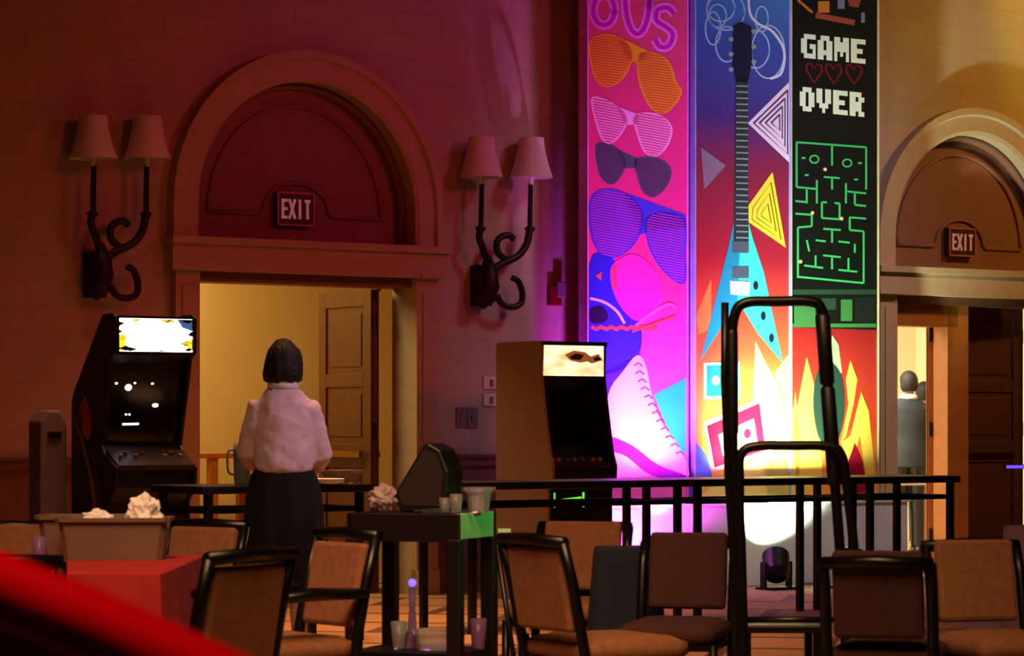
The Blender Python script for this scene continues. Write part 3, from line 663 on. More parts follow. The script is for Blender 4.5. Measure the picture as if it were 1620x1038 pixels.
def spr(u, v, w_, h_):
    n_ = 8; m = MB(); m.poly([S(u + w_ * math.cos(a), v + h_ * math.sin(a)) for a in [2 * math.pi * i / n_ + .39 for i in range(n_)]]); m.build('screen_sprite', mat('sprite_glow', (225, 235, 255), .5, emit=5), cab)
for u, v, w_, h_ in ((.09, .77, .011, .014), (.18, .72, .026, .042), (.225, .775, .009, .012), (.355, .77, .011, .014), (.39, .50, .024, .026), (.18, .385, .008, .013), (.205, .385, .008, .013)): spr(u, v, w_, h_)
m = MB(); m.poly([S(.16, .25), S(.28, .255), S(.28, .28), S(.16, .275)]); m.build('screen_sprite', mat('sprite_glow', (225, 235, 255), .5, emit=5), cab)
S = slant(-.0, .985, .17, 1.075, .02)
m = MB(); m.prism([S(.02, 0), S(.58, 0), S(.58, 1), S(.02, 1)], (0, .004, -.03)); m.build('control_panel', mat('control_panel_grey', (38, 32, 40), .35, var=.4, nscale=25), cab)
for i, u in enumerate((.08, .13, .19, .25, .40, .46, .52)):
    p = S(u, .5 + .2 * (i % 2)); m = MB(); m.tube([p, p + Vector((0, -.004, .018))], .014, 12); m.build('button', mat('button_red' if i % 2 else 'button_white', (150, 60, 50) if i % 2 else (140, 130, 140), .3), cab)
m = MB(); m.bx(.12, .48, .085, .092, .28, .62); m.bx(.2, .26, .075, .086, .4, .5); m.bx(.33, .39, .075, .086, .4, .5); m.build('coin_door', M_BLACKM, cab)
m = MB(); m.bx(.42, .435, .074, .085, .5, .53); m.build('coin_slot', mat('coin_door_glow', (180, 170, 170), .3, emit=.3), cab)
m = MB(); x = -.002                     # side artwork decal
def sd(pts, mi_): m.poly([Vector((x - .0004 * mi_, y, z)) for y, z in pts], mi_)
sd([(.62, 1.38), (.5, 1.38), (.36, 1.2), (.3, .95), (.2, .7), (.14, .72), (.22, .9), (.36, 1.25), (.5, 1.05), (.62, 1.1)], 0)
sd([(.50, 1.36), (.42, 1.42), (.32, 1.25), (.38, 1.15), (.46, 1.18)], 1)
sd([(.60, 1.30), (.56, 1.25), (.38, .95), (.26, .6), (.2, .55), (.3, .9), (.45, 1.15)], 2)
sd([(.6, .75), (.35, .95), (.6, .85)], 3); sd([(.6, .5), (.3, .68), (.6, .6)], 3); sd([(.58, .3), (.2, .62), (.5, .42)], 4); sd([(.5, .2), (.6, .4), (.56, .2)], 1)
m.build('side_art', [mat('art_brown', (70, 32, 22), .6), mat('art_red', (200, 60, 25), .6), mat('art_tan', (150, 95, 60), .6), mat('art_blue', (40, 50, 80), .6), mat('art_olive', (70, 75, 50), .6)], cab)
# right machine
D0 = -1.36; sL = wd(873, 700, D0)[0]
PR2 = [(.05, 0), (.05, .78), (.0, .84), (-.01, .95), (.02, 1.02), (.06, 1.2), (.10, 1.42), (.13, 1.6), (.12, 1.81), (.14, 1.83), (.66, 1.83), (.68, 1.8), (.68, 0)]
IN2 = [(.07, .05), (.07, .78), (.02, .84), (.02, .93), (.14, .99), (.22, 1.05), (.22, 1.5), (.16, 1.58), (.15, 1.81), (.66, 1.81), (.66, .05)]
cb2 = cabinet('arcade_cabinet', 'black arcade machine with plain taupe side and cream lit marquee, beside the pink banner', W(sL, D0, 0), TH, .57, PR2, M_TAUPE, 0, 0, 0, IN2)
for o in [x for x in COL.objects if x.parent == cb2 and x.name.startswith('side_panel')][1:]: o.data.materials[0] = M_BLACK
m = MB(); m.bx(.024, .546, .122, .15, 1.585, 1.80)
def marq_mat():
    m_ = bpy.data.materials.new('cream_marquee'); m_.use_nodes = True; nt = m_.node_tree; b = nt.nodes['Principled BSDF']
    tc = nt.nodes.new('ShaderNodeTexCoord'); mp = nt.nodes.new('ShaderNodeMapping'); mp.inputs['Scale'].default_value = (3, 1, 9); mp.inputs['Location'].default_value = (.6, 0, .3)
    nz = nt.nodes.new('ShaderNodeTexNoise'); nz.inputs['Scale'].default_value = 1.3; nz.inputs['Detail'].default_value = 2
    rp = nt.nodes.new('ShaderNodeValToRGB'); e = rp.color_ramp.elements; e[0].position = .3; e[0].color = (.75, .36, .1, 1); e[1].position = .58; e[1].color = (1, .82, .5, 1)
    nt.links.new(tc.outputs['Object'], mp.inputs[0]); nt.links.new(mp.outputs[0], nz.inputs['Vector']); nt.links.new(nz.outputs['Fac'], rp.inputs[0])
    nt.links.new(rp.outputs[0], b.inputs['Emission Color']); b.inputs['Emission Strength'].default_value = 1.5; b.inputs['Base Color'].default_value = (.3, .25, .2, 1)
    return m_
m.build('marquee', marq_mat(), cb2)
def mq(pts, mt_, k):
    q_ = MB(); q_.poly([Vector((u, .1205 - .0004 * k, z)) for u, z in pts]); q_.build('marquee_art', mt_, cb2)
mq([(.20, 1.735), (.28, 1.765), (.38, 1.755), (.43, 1.725), (.50, 1.745), (.535, 1.70), (.44, 1.675), (.40, 1.69), (.34, 1.68), (.25, 1.695)], mat('marquee_shadow', (150, 90, 40), .5, emit=.7), 0)
mq([(.24, 1.72), (.30, 1.745), (.37, 1.735), (.34, 1.70), (.27, 1.70)], mat('marquee_dark', (50, 25, 15), .5, emit=.1), 1)
mq([(.45, 1.71), (.49, 1.727), (.525, 1.705), (.47, 1.692)], mat('marquee_dark', (50, 25, 15)), 1)
m = MB(); m.bx(.0, .57, .11, .155, 1.802, 1.828); m.bx(.02, .55, .115, .15, 1.565, 1.585); m.bx(.546, .556, .115, .15, 1.57, 1.82); m.build('marquee_frame', M_BLACKM, cb2)
m = MB(); m.prism([Vector((.05, .205, 1.1)), Vector((.05, .215, 1.5)), Vector((.05, .22, 1.5)), Vector((.05, .22, 1.1))], (.47, 0, 0)); m.build('screen', mat('dark_glass', (6, 6, 9), .12), cb2)
S = slant(.01, .94, .14, 1.0, .012)
m = MB(); m.prism([S(.02, 0), S(.55, 0), S(.55, 1), S(.02, 1)], (0, .004, -.02)); m.build('control_panel', mat('control_panel_grey', (38, 32, 40)), cb2)
for i, (u, rgb) in enumerate(((.07, (200, 120, 60)), (.12, (200, 120, 60)), (.2, (90, 110, 150)), (.26, (120, 130, 150)), (.33, (90, 110, 150)), (.42, (200, 90, 70)), (.48, (200, 90, 70)))):
    p = S(u, .6); m = MB(); m.tube([p, p + Vector((0, -.004, .02))], .016, 12); m.build('button', mat('button_%d' % rgb[0], rgb, .3), cb2)
m = MB(); m.bx(.05, .43, .06, .072, .20, .77); m.build('coin_door', M_BLACKM, cb2)
for a in ((.06, .07, .66, .765), (.31, .325, .66, .765)): m = MB(); m.bx(a[0], a[1], .054, .062, a[2], a[3]); m.build('coin_door_glow', mat('green_reflection', (120, 255, 60), .3, emit=.8), cb2)  # green reflections on the coin door, put in as glowing bars
m = MB(); m.prism([Vector((.075, .056, .69)), Vector((.30, .056, .705)), Vector((.30, .056, .735)), Vector((.075, .056, .715))], (0, .006, 0)); m.build('coin_door_glow', mat('green_reflection', (120, 255, 60)), cb2)  # slanted green reflection, also a glowing bar

# pale upright case left of the black machine
t = thing('equipment_case', 'pale upright case standing at the left of the black arcade machine', 'case', P(75, 0, 17.6) * Vector((1, 1, 0)).to_3d() if False else Vector((P(75, 0, 17.7).x, 17.7, 0)), math.radians(25))
m = MB(); m.prism([Vector((-.08, -.12, 0)), Vector((.09, -.12, 0)), Vector((.09, -.12, 1.24)), Vector((.05, -.12, 1.33)), Vector((-.03, -.12, 1.33)), Vector((-.08, -.12, 1.26))], (0, .26, 0)); m.build('shell', M_PALE, t, bevel=.015)
m = MB(); m.bx(-.03, .05, -.135, -.12, 1.16, 1.2); m.build('handle', M_BLACKM, t)

# ------------------------------------------------------------ buffet tables
BT = -3.6
def buffet(xa, xb, lab, rails=True):
    sa_, sb_ = wd(xa, 768, BT)[0], wd(xb, 768, BT)[0]; L = sb_ - sa_
    t = thing('buffet_table', lab, 'table', W(sa_, BT, 0), TH, 'black buffet tables')
    m = MB(); m.bx(0, L, 0, .6, .855, .9); m.build('tabletop', M_DKWOOD, t, bevel=.004)
    for a in (.06, L - .06):
        for b in (.04, .56):
            m = MB(); m.bx(a - .02, a + .02, b - .02, b + .02, 0, .855); m.build('leg', M_BLACKM, t)
    m = MB()
    for b in (.04, .56): m.bx(.06, L - .06, b - .012, b + .012, .745, .775)
    m.bx(.05, .07, .04, .56, .745, .775); m.bx(L - .07, L - .05, .04, .56, .745, .775)
    m.build('rail', M_BLACKM, t); return t
buffet(320, 588, 'long black buffet table the woman is working at')
buffet(740, 1090, 'long black buffet table in front of the taupe arcade cabinet')
buffet(1098, 1366, 'black buffet table behind the hand truck')
buffet(1372, 1520, 'black buffet table in front of the lit right doorway')
t = thing('light_bar', 'thin violet light strip standing at the right edge by the mauve table', 'light', W(wd(1614, 750, BT)[0], BT, 0), TH)
m = MB(); m.bx(-.12, .4, -.01, .01, .945, .965); m.build('tube', mat('violet_tube', (90, 60, 255), .4, emit=2.2), t)
m = MB(); m.bx(-.12, .4, .01, .04, .94, .97); m.bx(.25, .28, 0, .03, 0, .94); m.bx(.12, .4, -.12, .15, 0, .02); m.build('stand', M_BLACKM, t)

# table in corridor
t = thing('console_table', 'honey-coloured wooden table in the yellow corridor', 'table', W(wd(340, 720, 1.9)[0], 1.9, 0), TH)
m = MB(); m.bx(-.9, .55, 0, .5, .98, 1.02); m.build('tabletop', M_ORANGEW, t, bevel=.005)
for a in (-.85, .0, .5):
    for b in (.04, .46): m = MB(); m.bx(a - .035, a + .035, b - .03, b + .03, 0, .98); m.build('leg', M_ORANGEW, t)

# ------------------------------------------------------------ people
def figure(label, loc, rot, Ht, arms, top, bottom, skirt=True, jacket=False, lean=0.0, hair='bob', vox=.011, band=None, blouse=None):
    k = Ht / 1.68; t = thing('person', label, 'person', loc, rot)
    t.scale = (k, k, k)
    m = MB()
    m.ell([(0, .0, .88, .13, .095), (0, 0, .96, .155, .11), (0, 0, 1.08, .125, .09), (0, 0, 1.22, .14, .10), (0, -.005, 1.32, .145 if not jacket else .165, .09), (0, -.01, 1.395, .10, .07), (0, -.005, 1.44, .055, .055), (0, .01, 1.52, .05, .055)], 20)
    m.ell([(0, .035, 1.455, .025, .03), (0, .03, 1.475, .055, .065), (0, .02, 1.53, .07, .085), (0, .015, 1.58, .076, .095), (0, .01, 1.63, .07, .085), (0, .005, 1.665, .045, .055), (0, 0, 1.68, .012, .015)], 20)
    m.tube([(0, .105, 1.59), (0, .125, 1.555), (0, .11, 1.545)], [.008, .014, .008], 8)
    m.tube([(-.022, .098, 1.512), (.022, .098, 1.512)], .008, 8)
    for sg in (-1, 1): m.sphere((sg * .078, .01, 1.565), .02, 8, sc=(.4, .7, 1.3))
    for sg in (-1, 1):
        m.tube([(sg * .08, 0, .92), (sg * .09, .01, .7), (sg * .085, .02, .5), (sg * .085, 0, .3), (sg * .085, -.01, .1), (sg * .085, -.01, .05)], [.09, .08, .058, .055, .037, .042], 14)
        m.tube([(sg * .085, -.05, .035), (sg * .088, .06, .035), (sg * .09, .15, .025)], [.03, .038, .025], 12)
    fingers = []
    for sg, (el, wr, hd) in zip((-1, 1), arms):
        sh = Vector((sg * .165, -.01, 1.355)) if jacket else Vector((sg * .128, -.01, 1.32)); el, wr, hd = Vector(el), Vector(wr), Vector(hd).normalized()
        m.tube([sh + Vector((-sg * .05, 0, 0)), sh, (sh + el) / 2, el, (el + wr) / 2, wr], [.05, .055, .043, .036, .036, .024], 12)
        up = Vector((0, 0, 1)); side = hd.cross(up).normalized(); nrm = side.cross(hd).normalized()
        pc = wr + hd * .05
        m.tube([wr - hd * .01, wr + hd * .03, wr + hd * .09], [.024, .036, .036], 12, flat=.55) if False else m.loft([[p + side * (a * w_) + nrm * (b * h_) for a, b in ((-1, -1), (1, -1), (1.1, 0), (1, 1), (-1, 1), (-1.1, 0))] for p, w_, h_ in ((wr, .022, .014), (wr + hd * .04, .034, .014), (wr + hd * .09, .038, .012))])
        for i, (o_, L_) in enumerate(((-.030, .062), (-.010, .074), (.010, .07), (.030, .055))):
            b0 = wr + hd * .085 + side * o_
            p1 = b0 + hd * L_ * .45 - nrm * .006; p2 = b0 + hd * L_ * .75 - nrm * .02; p3 = b0 + hd * L_ * .92 - nrm * .038
            m.tube([b0 - hd * .02, b0, p1, p2, p3], [.009, .009, .0085, .008, .006], 8)
        th_ = -sg if True else sg
        b0 = wr + hd * .03 + side * (-.03 * sg); m.tube([b0, b0 + hd * .03 + side * (-.022 * sg) - nrm * .01, b0 + hd * .06 + side * (-.026 * sg) - nrm * .022], [.012, .0105, .008], 8)
    m.build('body', M_SKIN, t, remesh=.0062, sm=4)
    for sg in (-1, 1):
        m = MB(); m.sphere((sg * .03, .093, 1.575), .011, 8); m.build('eye', M_EYE, t, smooth=True)
    # top
    m = MB()
    if jacket:
        m.ell([(0, 0, .80, .19, .125), (0, 0, .95, .185, .13), (0, 0, 1.08, .165, .12), (0, 0, 1.22, .185, .125), (0, -.005, 1.34, .19, .11), (0, -.01, 1.415, .13, .08), (0, -.01, 1.45, .065, .065)], 24)
    else:
        m.ell([(-.005, -.01, .985, .13, .11), (-.005, -.015, 1.005, .155, .13), (0, -.015, 1.06, .165, .14), (0, -.01, 1.15, .158, .13), (0, -.01, 1.26, .158, .125), (0, -.01, 1.35, .15, .108), (0, -.01, 1.41, .115, .085), (0, -.005, 1.445, .064, .066)], 24)
    for sg, (el, wr, hd) in zip((-1, 1), arms):
        sh = Vector((sg * (.155 if jacket else .128), -.01, 1.35 if jacket else 1.33)); el, wr = Vector(el), Vector(wr)
        q = .012 if jacket else .02
        m.tube([sh + Vector((-sg * .05, 0, 0)), sh, (sh + el) / 2, el, (el + wr) / 2, wr - (wr - el) * .06], [.05 + q * .3, (.06 if jacket else .048) + q, .05 + q, .046 + q, .044 + q, .032 + q * .4], 14)
    o = m.build('blouse' if not jacket else 'jacket', top, t, remesh=.012, sm=6)
    if not jacket:
        tx = bpy.data.textures.new('folds', 'CLOUDS'); tx.noise_scale = .09; dm = o.modifiers.new('folds', 'DISPLACE'); dm.texture = tx; dm.strength = .03; dm.mid_level = .5
    # collar
    m = MB(); n = 24
    rings = [[Vector((r * math.cos(2 * math.pi * i / n), -.002 + (r + .004) * math.sin(2 * math.pi * i / n), z)) for i in range(n)] for r, z in ((.084, 1.43), (.083, 1.455), (.074, 1.474), (.066, 1.474), (.066, 1.43))]
    m.loft(rings); m.build('collar', M_WHITEC, t, smooth=True)
    if skirt:
        m = MB(); n = 48; rings = []
        for z, rx, ry, f in ((1.03, .138, .105, 0), (.98, .172, .125, .004), (.9, .195, .145, .006), (.75, .208, .16, .01), (.6, .205, .165, .014), (.42, .212, .172, .018), (.40, .21, .17, .018)):
            rings.append([Vector(((rx + f * math.cos(9 * a)) * math.cos(a), (ry + f * math.cos(9 * a)) * math.sin(a), z)) for a in [2 * math.pi * i / n for i in range(n)]])
        m.loft(rings); m.build('skirt', bottom, t, smooth=True)
    else:
        m = MB()
        m.ell([(0, 0, .82, .15, .105), (0, 0, .9, .165, .12), (0, 0, 1.0, .15, .11)], 20)
        for sg in (-1, 1): m.tube([(sg * .08, 0, .9), (sg * .09, .005, .7), (sg * .088, .01, .5), (sg * .088, 0, .3), (sg * .088, -.005, .07)], [.1, .095, .078, .07, .065], 14)
        m.build('trousers', bottom, t, remesh=.012, sm=5)
    for sg in (-1, 1):
        m = MB(); m.tube([(sg * .085, -.07, .04), (sg * .085, -.02, .045), (sg * .088, .08, .045), (sg * .09, .18, .03)], [.035, .045, .045, .03], 12); m.bx(sg * .087 - .038, sg * .087 + .038, -.09, .19, 0, .02)
        m.build('shoe', M_BLACK, t, smooth=True)
    # hair
    m = MB()
    if hair == 'bob':
        m.ell([(0, -.02, 1.470, .080, .06), (0, -.025, 1.480, .1, .08), (0, -.02, 1.51, .106, .094), (.002, -.015, 1.56, .103, .10), (.004, -.01, 1.61, .094, .098), (.004, -.01, 1.64, .082, .09), (0, -.008, 1.66, .064, .077), (0, -.008, 1.69, .038, .045), (0, -.01, 1.70, .01, .012)], 56)
    else:
        m.ell([(0, -.03, 1.50, .06, .05), (0, -.025, 1.53, .078, .075), (0, -.02, 1.58, .084, .09), (0, -.012, 1.63, .08, .092), (0, -.01, 1.67, .058, .066), (0, -.01, 1.692, .02, .025)], 24)
    for i_, v_ in enumerate(m.v):
        a_ = math.atan2(v_[1], v_[0]); k_ = 1 + .022 * math.sin(13 * a_ + 9 * v_[2]) + .012 * math.sin(29 * a_)
        m.v[i_] = (v_[0] * k_ + (.004 if v_[2] < 1.55 else 0) * math.sin(5 * a_), v_[1] * k_, v_[2] + (.006 * math.sin(7 * a_) if v_[2] < 1.5 else 0))
    m.build('hair', M_HAIR, t, smooth=True)
    return t
wl = P(448, 670, 15.35); wl.z = 0
arms_w = (((-.178, .03, 1.10), (-.13, .22, 1.02), (.35, 1, -.2)), ((.195, .03, 1.08), (.16, .21, 1.00), (-.2, 1, -.25)))
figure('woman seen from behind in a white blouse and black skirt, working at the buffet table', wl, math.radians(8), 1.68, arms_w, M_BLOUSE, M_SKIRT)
m_l = W(wd(1437, 700, 2.6)[0], 2.6, 0)
arms_m = (((-.24, .0, 1.10), (-.22, .10, .90), (.1, .5, -1)), ((.24, .0, 1.10), (.22, .10, .90), (-.1, .5, -1)))
figure('man in a dark suit seen from behind in the brightly lit right doorway', m_l, math.radians(10), 1.74, arms_m, M_SUIT, M_BLACK, skirt=False, jacket=True, hair='short')
m_2 = W(wd(1462, 700, 3.6)[0], 3.6, 0)
figure('person with short dark hair half hidden behind the suited man in the right doorway', m_2, math.radians(-20), 1.66, arms_m, mat('pale_shirt', (210, 200, 190), .8), M_SUIT, skirt=False, jacket=True, hair='short')
# little table behind the suited man
t = thing('side_table', 'white-clothed table in the bright room beyond the right doorway', 'table', W(wd(1440, 745, 1.5)[0], 1.5, 0), TH)
m = MB(); m.bx(-.45, .45, -.25, .25, .70, .74); m.build('tabletop', M_WHITEC, t)
for a in (-.4, .4):
    for b in (-.2, .2): m = MB(); m.bx(a - .02, a + .02, b - .02, b + .02, 0, .70); m.build('leg', M_OAK, t)

# things on the woman's table
def on_buffet(x, dd): s_, _ = wd(x, 768, BT + dd); return W(s_, BT + dd, .9)
t = thing('glass_pitcher', 'pale glass pitcher on the buffet table at the woman\'s left', 'pitcher', on_buffet(383, .16), TH)
m = MB(); m.lathe([(.04, 0), (.045, .02), (.05, .18), (.052, .24), (.049, .24), (.046, .18), (.04, .02)], n=20); m.build('vessel', mat('frosted_glass', (150, 160, 150), .4, trans=.3), t, smooth=True)
m = MB(); m.tube(bez([(-.048, 0, .2), (-.09, 0, .19), (-.09, 0, .08), (-.047, 0, .06)]), .007, 8); m.build('handle', mat('frosted_glass', (150, 160, 150)), t, smooth=True)
def open_tub(t, L, Wy, H, taper, mt, name='tub', wall=.006, rim=.012):
    m = MB()
    def ring(z, o): 
        a = L / 2 - taper * (1 - z / H) + o; b = Wy / 2 - taper * (1 - z / H) + o
        c = .02; return [Vector(p) for p in ((-a + c, -b, z), (a - c, -b, z), (a, -b + c, z), (a, b - c, z), (a - c, b, z), (-a + c, b, z), (-a, b - c, z), (-a, -b + c, z))]
    m.loft([ring(0, 0), ring(H - .015, 0), ring(H - .015, rim), ring(H, rim), ring(H, -wall), ring(wall, -wall)]); return m.build(name, mt, t)
t = thing('food_container', 'clear rectangular container on the buffet table at the woman\'s right', 'container', on_buffet(542, .3), TH)
open_tub(t, .20, .16, .07, .015, M_CLEAR)
m = MB(); m.bx(-.108, .108, -.085, .085, .071, .077); m.build('lid', M_PALE, t)
m = MB(); rr = [(.09, 0), (.12, .012), (.118, .016), (.085, .006)]
for i in range(3): m.lathe([(r, z + i * .009) for r, z in rr], n=24)
tag(m.build('plate_stack', M_WHITEC, loc=on_buffet(512, .10)), 'small stack of white plates on the buffet table beside the woman\'s right hand', 'plates')

# ------------------------------------------------------------ service cart
cl = P(668, 0, 11.5); CA = math.radians(-28)
cart = thing('service_cart', 'dark two-tier service cart in the middle foreground', 'cart', (cl.x, cl.y, 0), math.radians(-20))
L, D, Ht = .47, .42, .90
# corners by local coordinates
m = MB()
m.bx(-L / 2 + .01, L / 2 - .026, -D / 2 + .01, D / 2 - .01, Ht - .02, Ht - .003)
for a in ((-L / 2, L / 2, -D / 2, -D / 2 + .025), (-L / 2, L / 2, D / 2 - .025, D / 2), (-L / 2, -L / 2 + .025, -D / 2, D / 2)): m.bx(a[0], a[1], a[2], a[3], Ht - .11, Ht)
m.build('top_tray', M_DKWOOD, cart, bevel=.004)
m = MB(); m.bx(L / 2 - .025, L / 2, -D / 2 + .03, D / 2 - .03, Ht - .10, Ht); o = m.build('end_panel', mat('pale_end_panel', (150, 170, 150), .5), cart, bevel=.004); o['label'] = 'pale green-lit end panel'  # green light spill is partly put into the panel's colour
m = MB(); m.bx(-L / 2, L / 2, -D / 2, D / 2, .33, .36); m.bx(-L / 2, L / 2, -D / 2, -D / 2 + .02, .31, .36); m.build('lower_shelf', M_DKWOOD, cart, bevel=.004)
for a in (-1, 1):
    for b in (-1, 1):
        m = MB(); m.bx(a * (L / 2 - .022) - .028, a * (L / 2 - .022) + .028, b * (D / 2 - .022) - .028, b * (D / 2 - .022) + .028, .10, Ht - .1); m.build('leg', M_DKWOOD, cart, bevel=.004)
        x_, y_ = a * (L / 2 - .022), b * (D / 2 - .022)
        m = MB(); m.tube([(x_ - .014, y_, .05), (x_ + .014, y_, .05)], .05, 16); m.bx(x_ - .02, x_ + .02, y_ - .012, y_ + .012, .09, .105); m.build('caster', M_BLACKM, cart)
CR = math.radians(-20)
def oncart(px, lx_y, z=None):          # pixel x and local y on the cart top -> world
    R = Matrix.Rotation(CR, 3, 'Z'); 
    best = None
    for i in range(-100, 101):
        lx = i / 100 * .45; w_ = R @ Vector((lx, lx_y, 0)) + Vector((cl.x, cl.y, 0)); p = CX + FPX * w_.x / w_.y
        if best is None or abs(p - px) < best[0]: best = (abs(p - px), w_)
    w_ = best[1]; w_.z = Ht if z is None else z; return w_
def crumple(name, label, cat, loc, r, mt, sc=(1, 1, .8), parent=None, seed=0, amp=.35):
    bm = bmesh.new(); bmesh.ops.create_icosphere(bm, subdivisions=4, radius=r)
    for v in bm.verts:
        n_ = noise.noise(v.co * (2.4 / r) + Vector((seed, 0, 0))); n2 = noise.noise(v.co * (5 / r) + Vector((0, seed, 3)))
        v.co = Vector((v.co.x * sc[0], v.co.y * sc[1], v.co.z * sc[2])) * (1 + amp * n_ + amp * .5 * n2)
    z0_ = min(v.co.z for v in bm.verts)
    for v in bm.verts: v.co.z -= z0_
    me = bpy.data.meshes.new(name); bm.to_mesh(me); bm.free(); me.materials.append(mt); o = bpy.data.objects.new(name, me); COL.objects.link(o); o.location = loc
    return tag(o, label, cat)
crumple('plastic_bag', 'crumpled clear plastic bag of glasses on the left of the cart top', 'bag', oncart(606, -.05), .055, M_CLEAR if False else mat('crinkled_plastic', (190, 165, 175), .2, var=.3, nscale=25, trans=.3), (1.0, .9, .85), seed=2)
# dark tilted speaker monitor
sp = oncart(676, .07)
t = thing('monitor_speaker', 'black wedge monitor speaker tilted on the cart top', 'speaker', sp, math.radians(-20))
def q2(px, py): return Vector(((px - 676) / FPX * sp.y, 0, CH - (py - HY) / FPX * sp.y - Ht))
pr = [q2(641, 806), q2(716, 806), q2(722, 742), q2(708, 708), q2(688, 697), q2(680, 701), q2(632, 776), q2(633, 790)]
zz = min(p.z for p in pr)
pr = [Vector((p.x, -.075, max(0, p.z - zz))) for p in pr]
m = MB(); m.prism(pr, (0, .17, 0)); m.build('cabinet', M_BLACK, t, bevel=.008)
m = MB(); g = [pr[i].lerp(sum(pr, Vector()) / len(pr), .18) + Vector((0, -.004, 0)) for i in range(len(pr))]; m.prism(g, (0, .004, 0)); m.build('grille', mat('speaker_grille', (26, 6, 8), .7), t)
m = MB(); 
m.tube([(0, 0, .008), (.06, .02, .01), (.13, .03, .012)], [.003, .003, .003], 6)
m.loft([[Vector((.13 + a, .03 + b, .012 + c)) for b, c in ((-.004, 0), (-.012, .006), (.012, .006), (.004, 0))] for a in (0, .025, .05)])
ck = m.build('serving_fork', M_STEEL, loc=oncart(655, -.15)); tag(ck, 'steel serving spoon lying on the cart top beside the black speaker', 'spoon'); ck.name = 'serving_spoon'; ck.rotation_euler = (0, 0, .4)
m = MB(); m.bx(0, .14, -.008, .008, .004, .008); m.loft([[Vector((.14 + a, b, .006 + c)) for b, c in ((-w_, 0), (w_, 0), (w_, .002), (-w_, .002))] for a, w_ in ((0, .009), (.03, .012), (.08, .004))])
ck = m.build('table_knife', M_STEEL, loc=oncart(668, -.185)); tag(ck, 'steel knife lying at the front of the cart top', 'knife'); ck.rotation_euler = (0, 0, .1)
t = thing('food_container', 'clear tub on the right end of the cart top', 'container', oncart(757, .0), CR)
open_tub(t, .085, .12, .10, .012, M_CLEAR)
def glass(label, loc, h, r, grp=None, mt=None):
    m = MB(); m.lathe([(r * .7, 0), (r * .75, .005), (r, h), (r - .002, h), (r * .72, .008)], n=18)
    o = m.build('drinking_glass', mt or M_CLEAR, smooth=True, loc=loc); return tag(o, label, 'glass', grp)
glass('short clear glass on the cart top, between the speaker and the clear tub', oncart(722, -.12), .075, .026)
glass('clear glass on the cart top just behind the knife', oncart(704, -.10), .06, .024)
# lower shelf
o = thing('bud_vase', 'slim clear vase with a violet glint on the cart\'s lower shelf', 'vase', oncart(653, -.05, .362), 0)
m = MB(); m.lathe([(.03, 0), (.034, .01), (.018, .08), (.012, .16), (.014, .24), (.011, .24), (.009, .16), (.014, .08), (.02, .02)], n=16); m.build('vessel', mat('violet_lit_glass', (150, 110, 170), .15, trans=.6), o, smooth=True)  # violet light is put into the clear glass colour
m = MB(); m.sphere((0, 0, .26), .016, 8); m.build('glint_bead', mat('violet_glint', (110, 80, 255), .3, emit=2.5), o, smooth=True)  # violet glint put in as a small glowing bead
t = thing('food_container', 'clear tub in the middle of the cart\'s lower shelf', 'container', oncart(695, -.06, .362), CR); open_tub(t, .17, .15, .08, .012, M_CLEAR)
glass('clear glass at the left of the cart\'s lower shelf', oncart(632, -.10, .362), .11, .033)
glass('clear glass at the right end of the cart\'s lower shelf', oncart(757, .02, .362), .12, .034, mt=mat('violet_lit_glass', (150, 110, 170)))

# ------------------------------------------------------------ chairs
def make_chair(label, px, Y, facing, arms=False, ht=.86, scl=1.0, group='brown upholstered banquet chairs', fab=None, wdt=.46):
    x_ = (px - CX) / FPX * Y
    t = thing('banquet_chair', label, 'chair', (x_, Y, 0), math.radians(facing - 90), group)
    w2 = wdt / 2; fab = fab or M_FAB
    for sg in (-1, 1):
        m = MB(); m.tube([(sg * w2, -.20, 0), (sg * w2, -.21, .25), (sg * w2, -.20, .45), (sg * w2, -.25, .7), (sg * w2, -.29, ht)], .02, 8); m.build('leg', M_BLACKM, t, smooth=True)
        m = MB(); m.tube([(sg * w2, .22, 0), (sg * w2, .21, .42)], .017, 8); m.build('leg', M_BLACKM, t, smooth=True)
        if arms:
            m = MB(); m.tube([(sg * (w2 + .02), .18, .43), (sg * (w2 + .03), .18, .64)], .014, 8); m.tube([(sg * (w2 + .03), .21, .64), (sg * (w2 + .03), 0, .655), (sg * (w2 + .01), -.22, .65)], [.02, .024, .02], 8, flat=1.6)
            m.build('armrest', M_BLACKM, t, smooth=True)
    m = MB(); m.tube([(-w2 - .01, -.29, ht), (0, -.30, ht + .008), (w2 + .01, -.29, ht)], .022, 8); m.build('top_rail', M_BLACKM, t, smooth=True)
    m = MB(); m.bx(-w2, w2, -.2, .22, .395, .42); m.tube([(-w2, -.21, .2), (w2, -.21, .2)], .01, 6); m.build('seat_frame', M_BLACKM, t)
    m = MB(); n = 6; rings = []
    for z, e in ((.42, -.01), (.44, .012), (.48, .01), (.50, -.03), (.508, -.09)):
        a = w2 - .005 + e; rings.append([Vector((a * math.cos(q_) if False else max(-a, min(a, 1.35 * a * math.cos(q_))), .015 + max(-(.205 + e), min(.215 + e, 1.35 * (.21 + e) * math.sin(q_))), z)) for q_ in [2 * math.pi * i / 32 for i in range(32)]])
    m.loft(rings); m.build('seat', fab, t, smooth=True)
    m = MB(); R = Matrix.Rotation(math.radians(10), 3, 'X')
    m.box((0, -.247, .675), (wdt - .055, .045, .30), R); m.build('backrest', fab, t, bevel=.015)
    return t
FABR = mat('dark_red_upholstery', (56, 22, 19), .9, var=.12, nscale=30)
make_chair('brown banquet chair, back to the camera, at the right end of the red table', 278, 8.9, 148, ht=.85, wdt=.41)
make_chair('brown banquet armchair turned left, between the red table and the cart', 440, 10.28, 217, arms=True, ht=.85, wdt=.38)
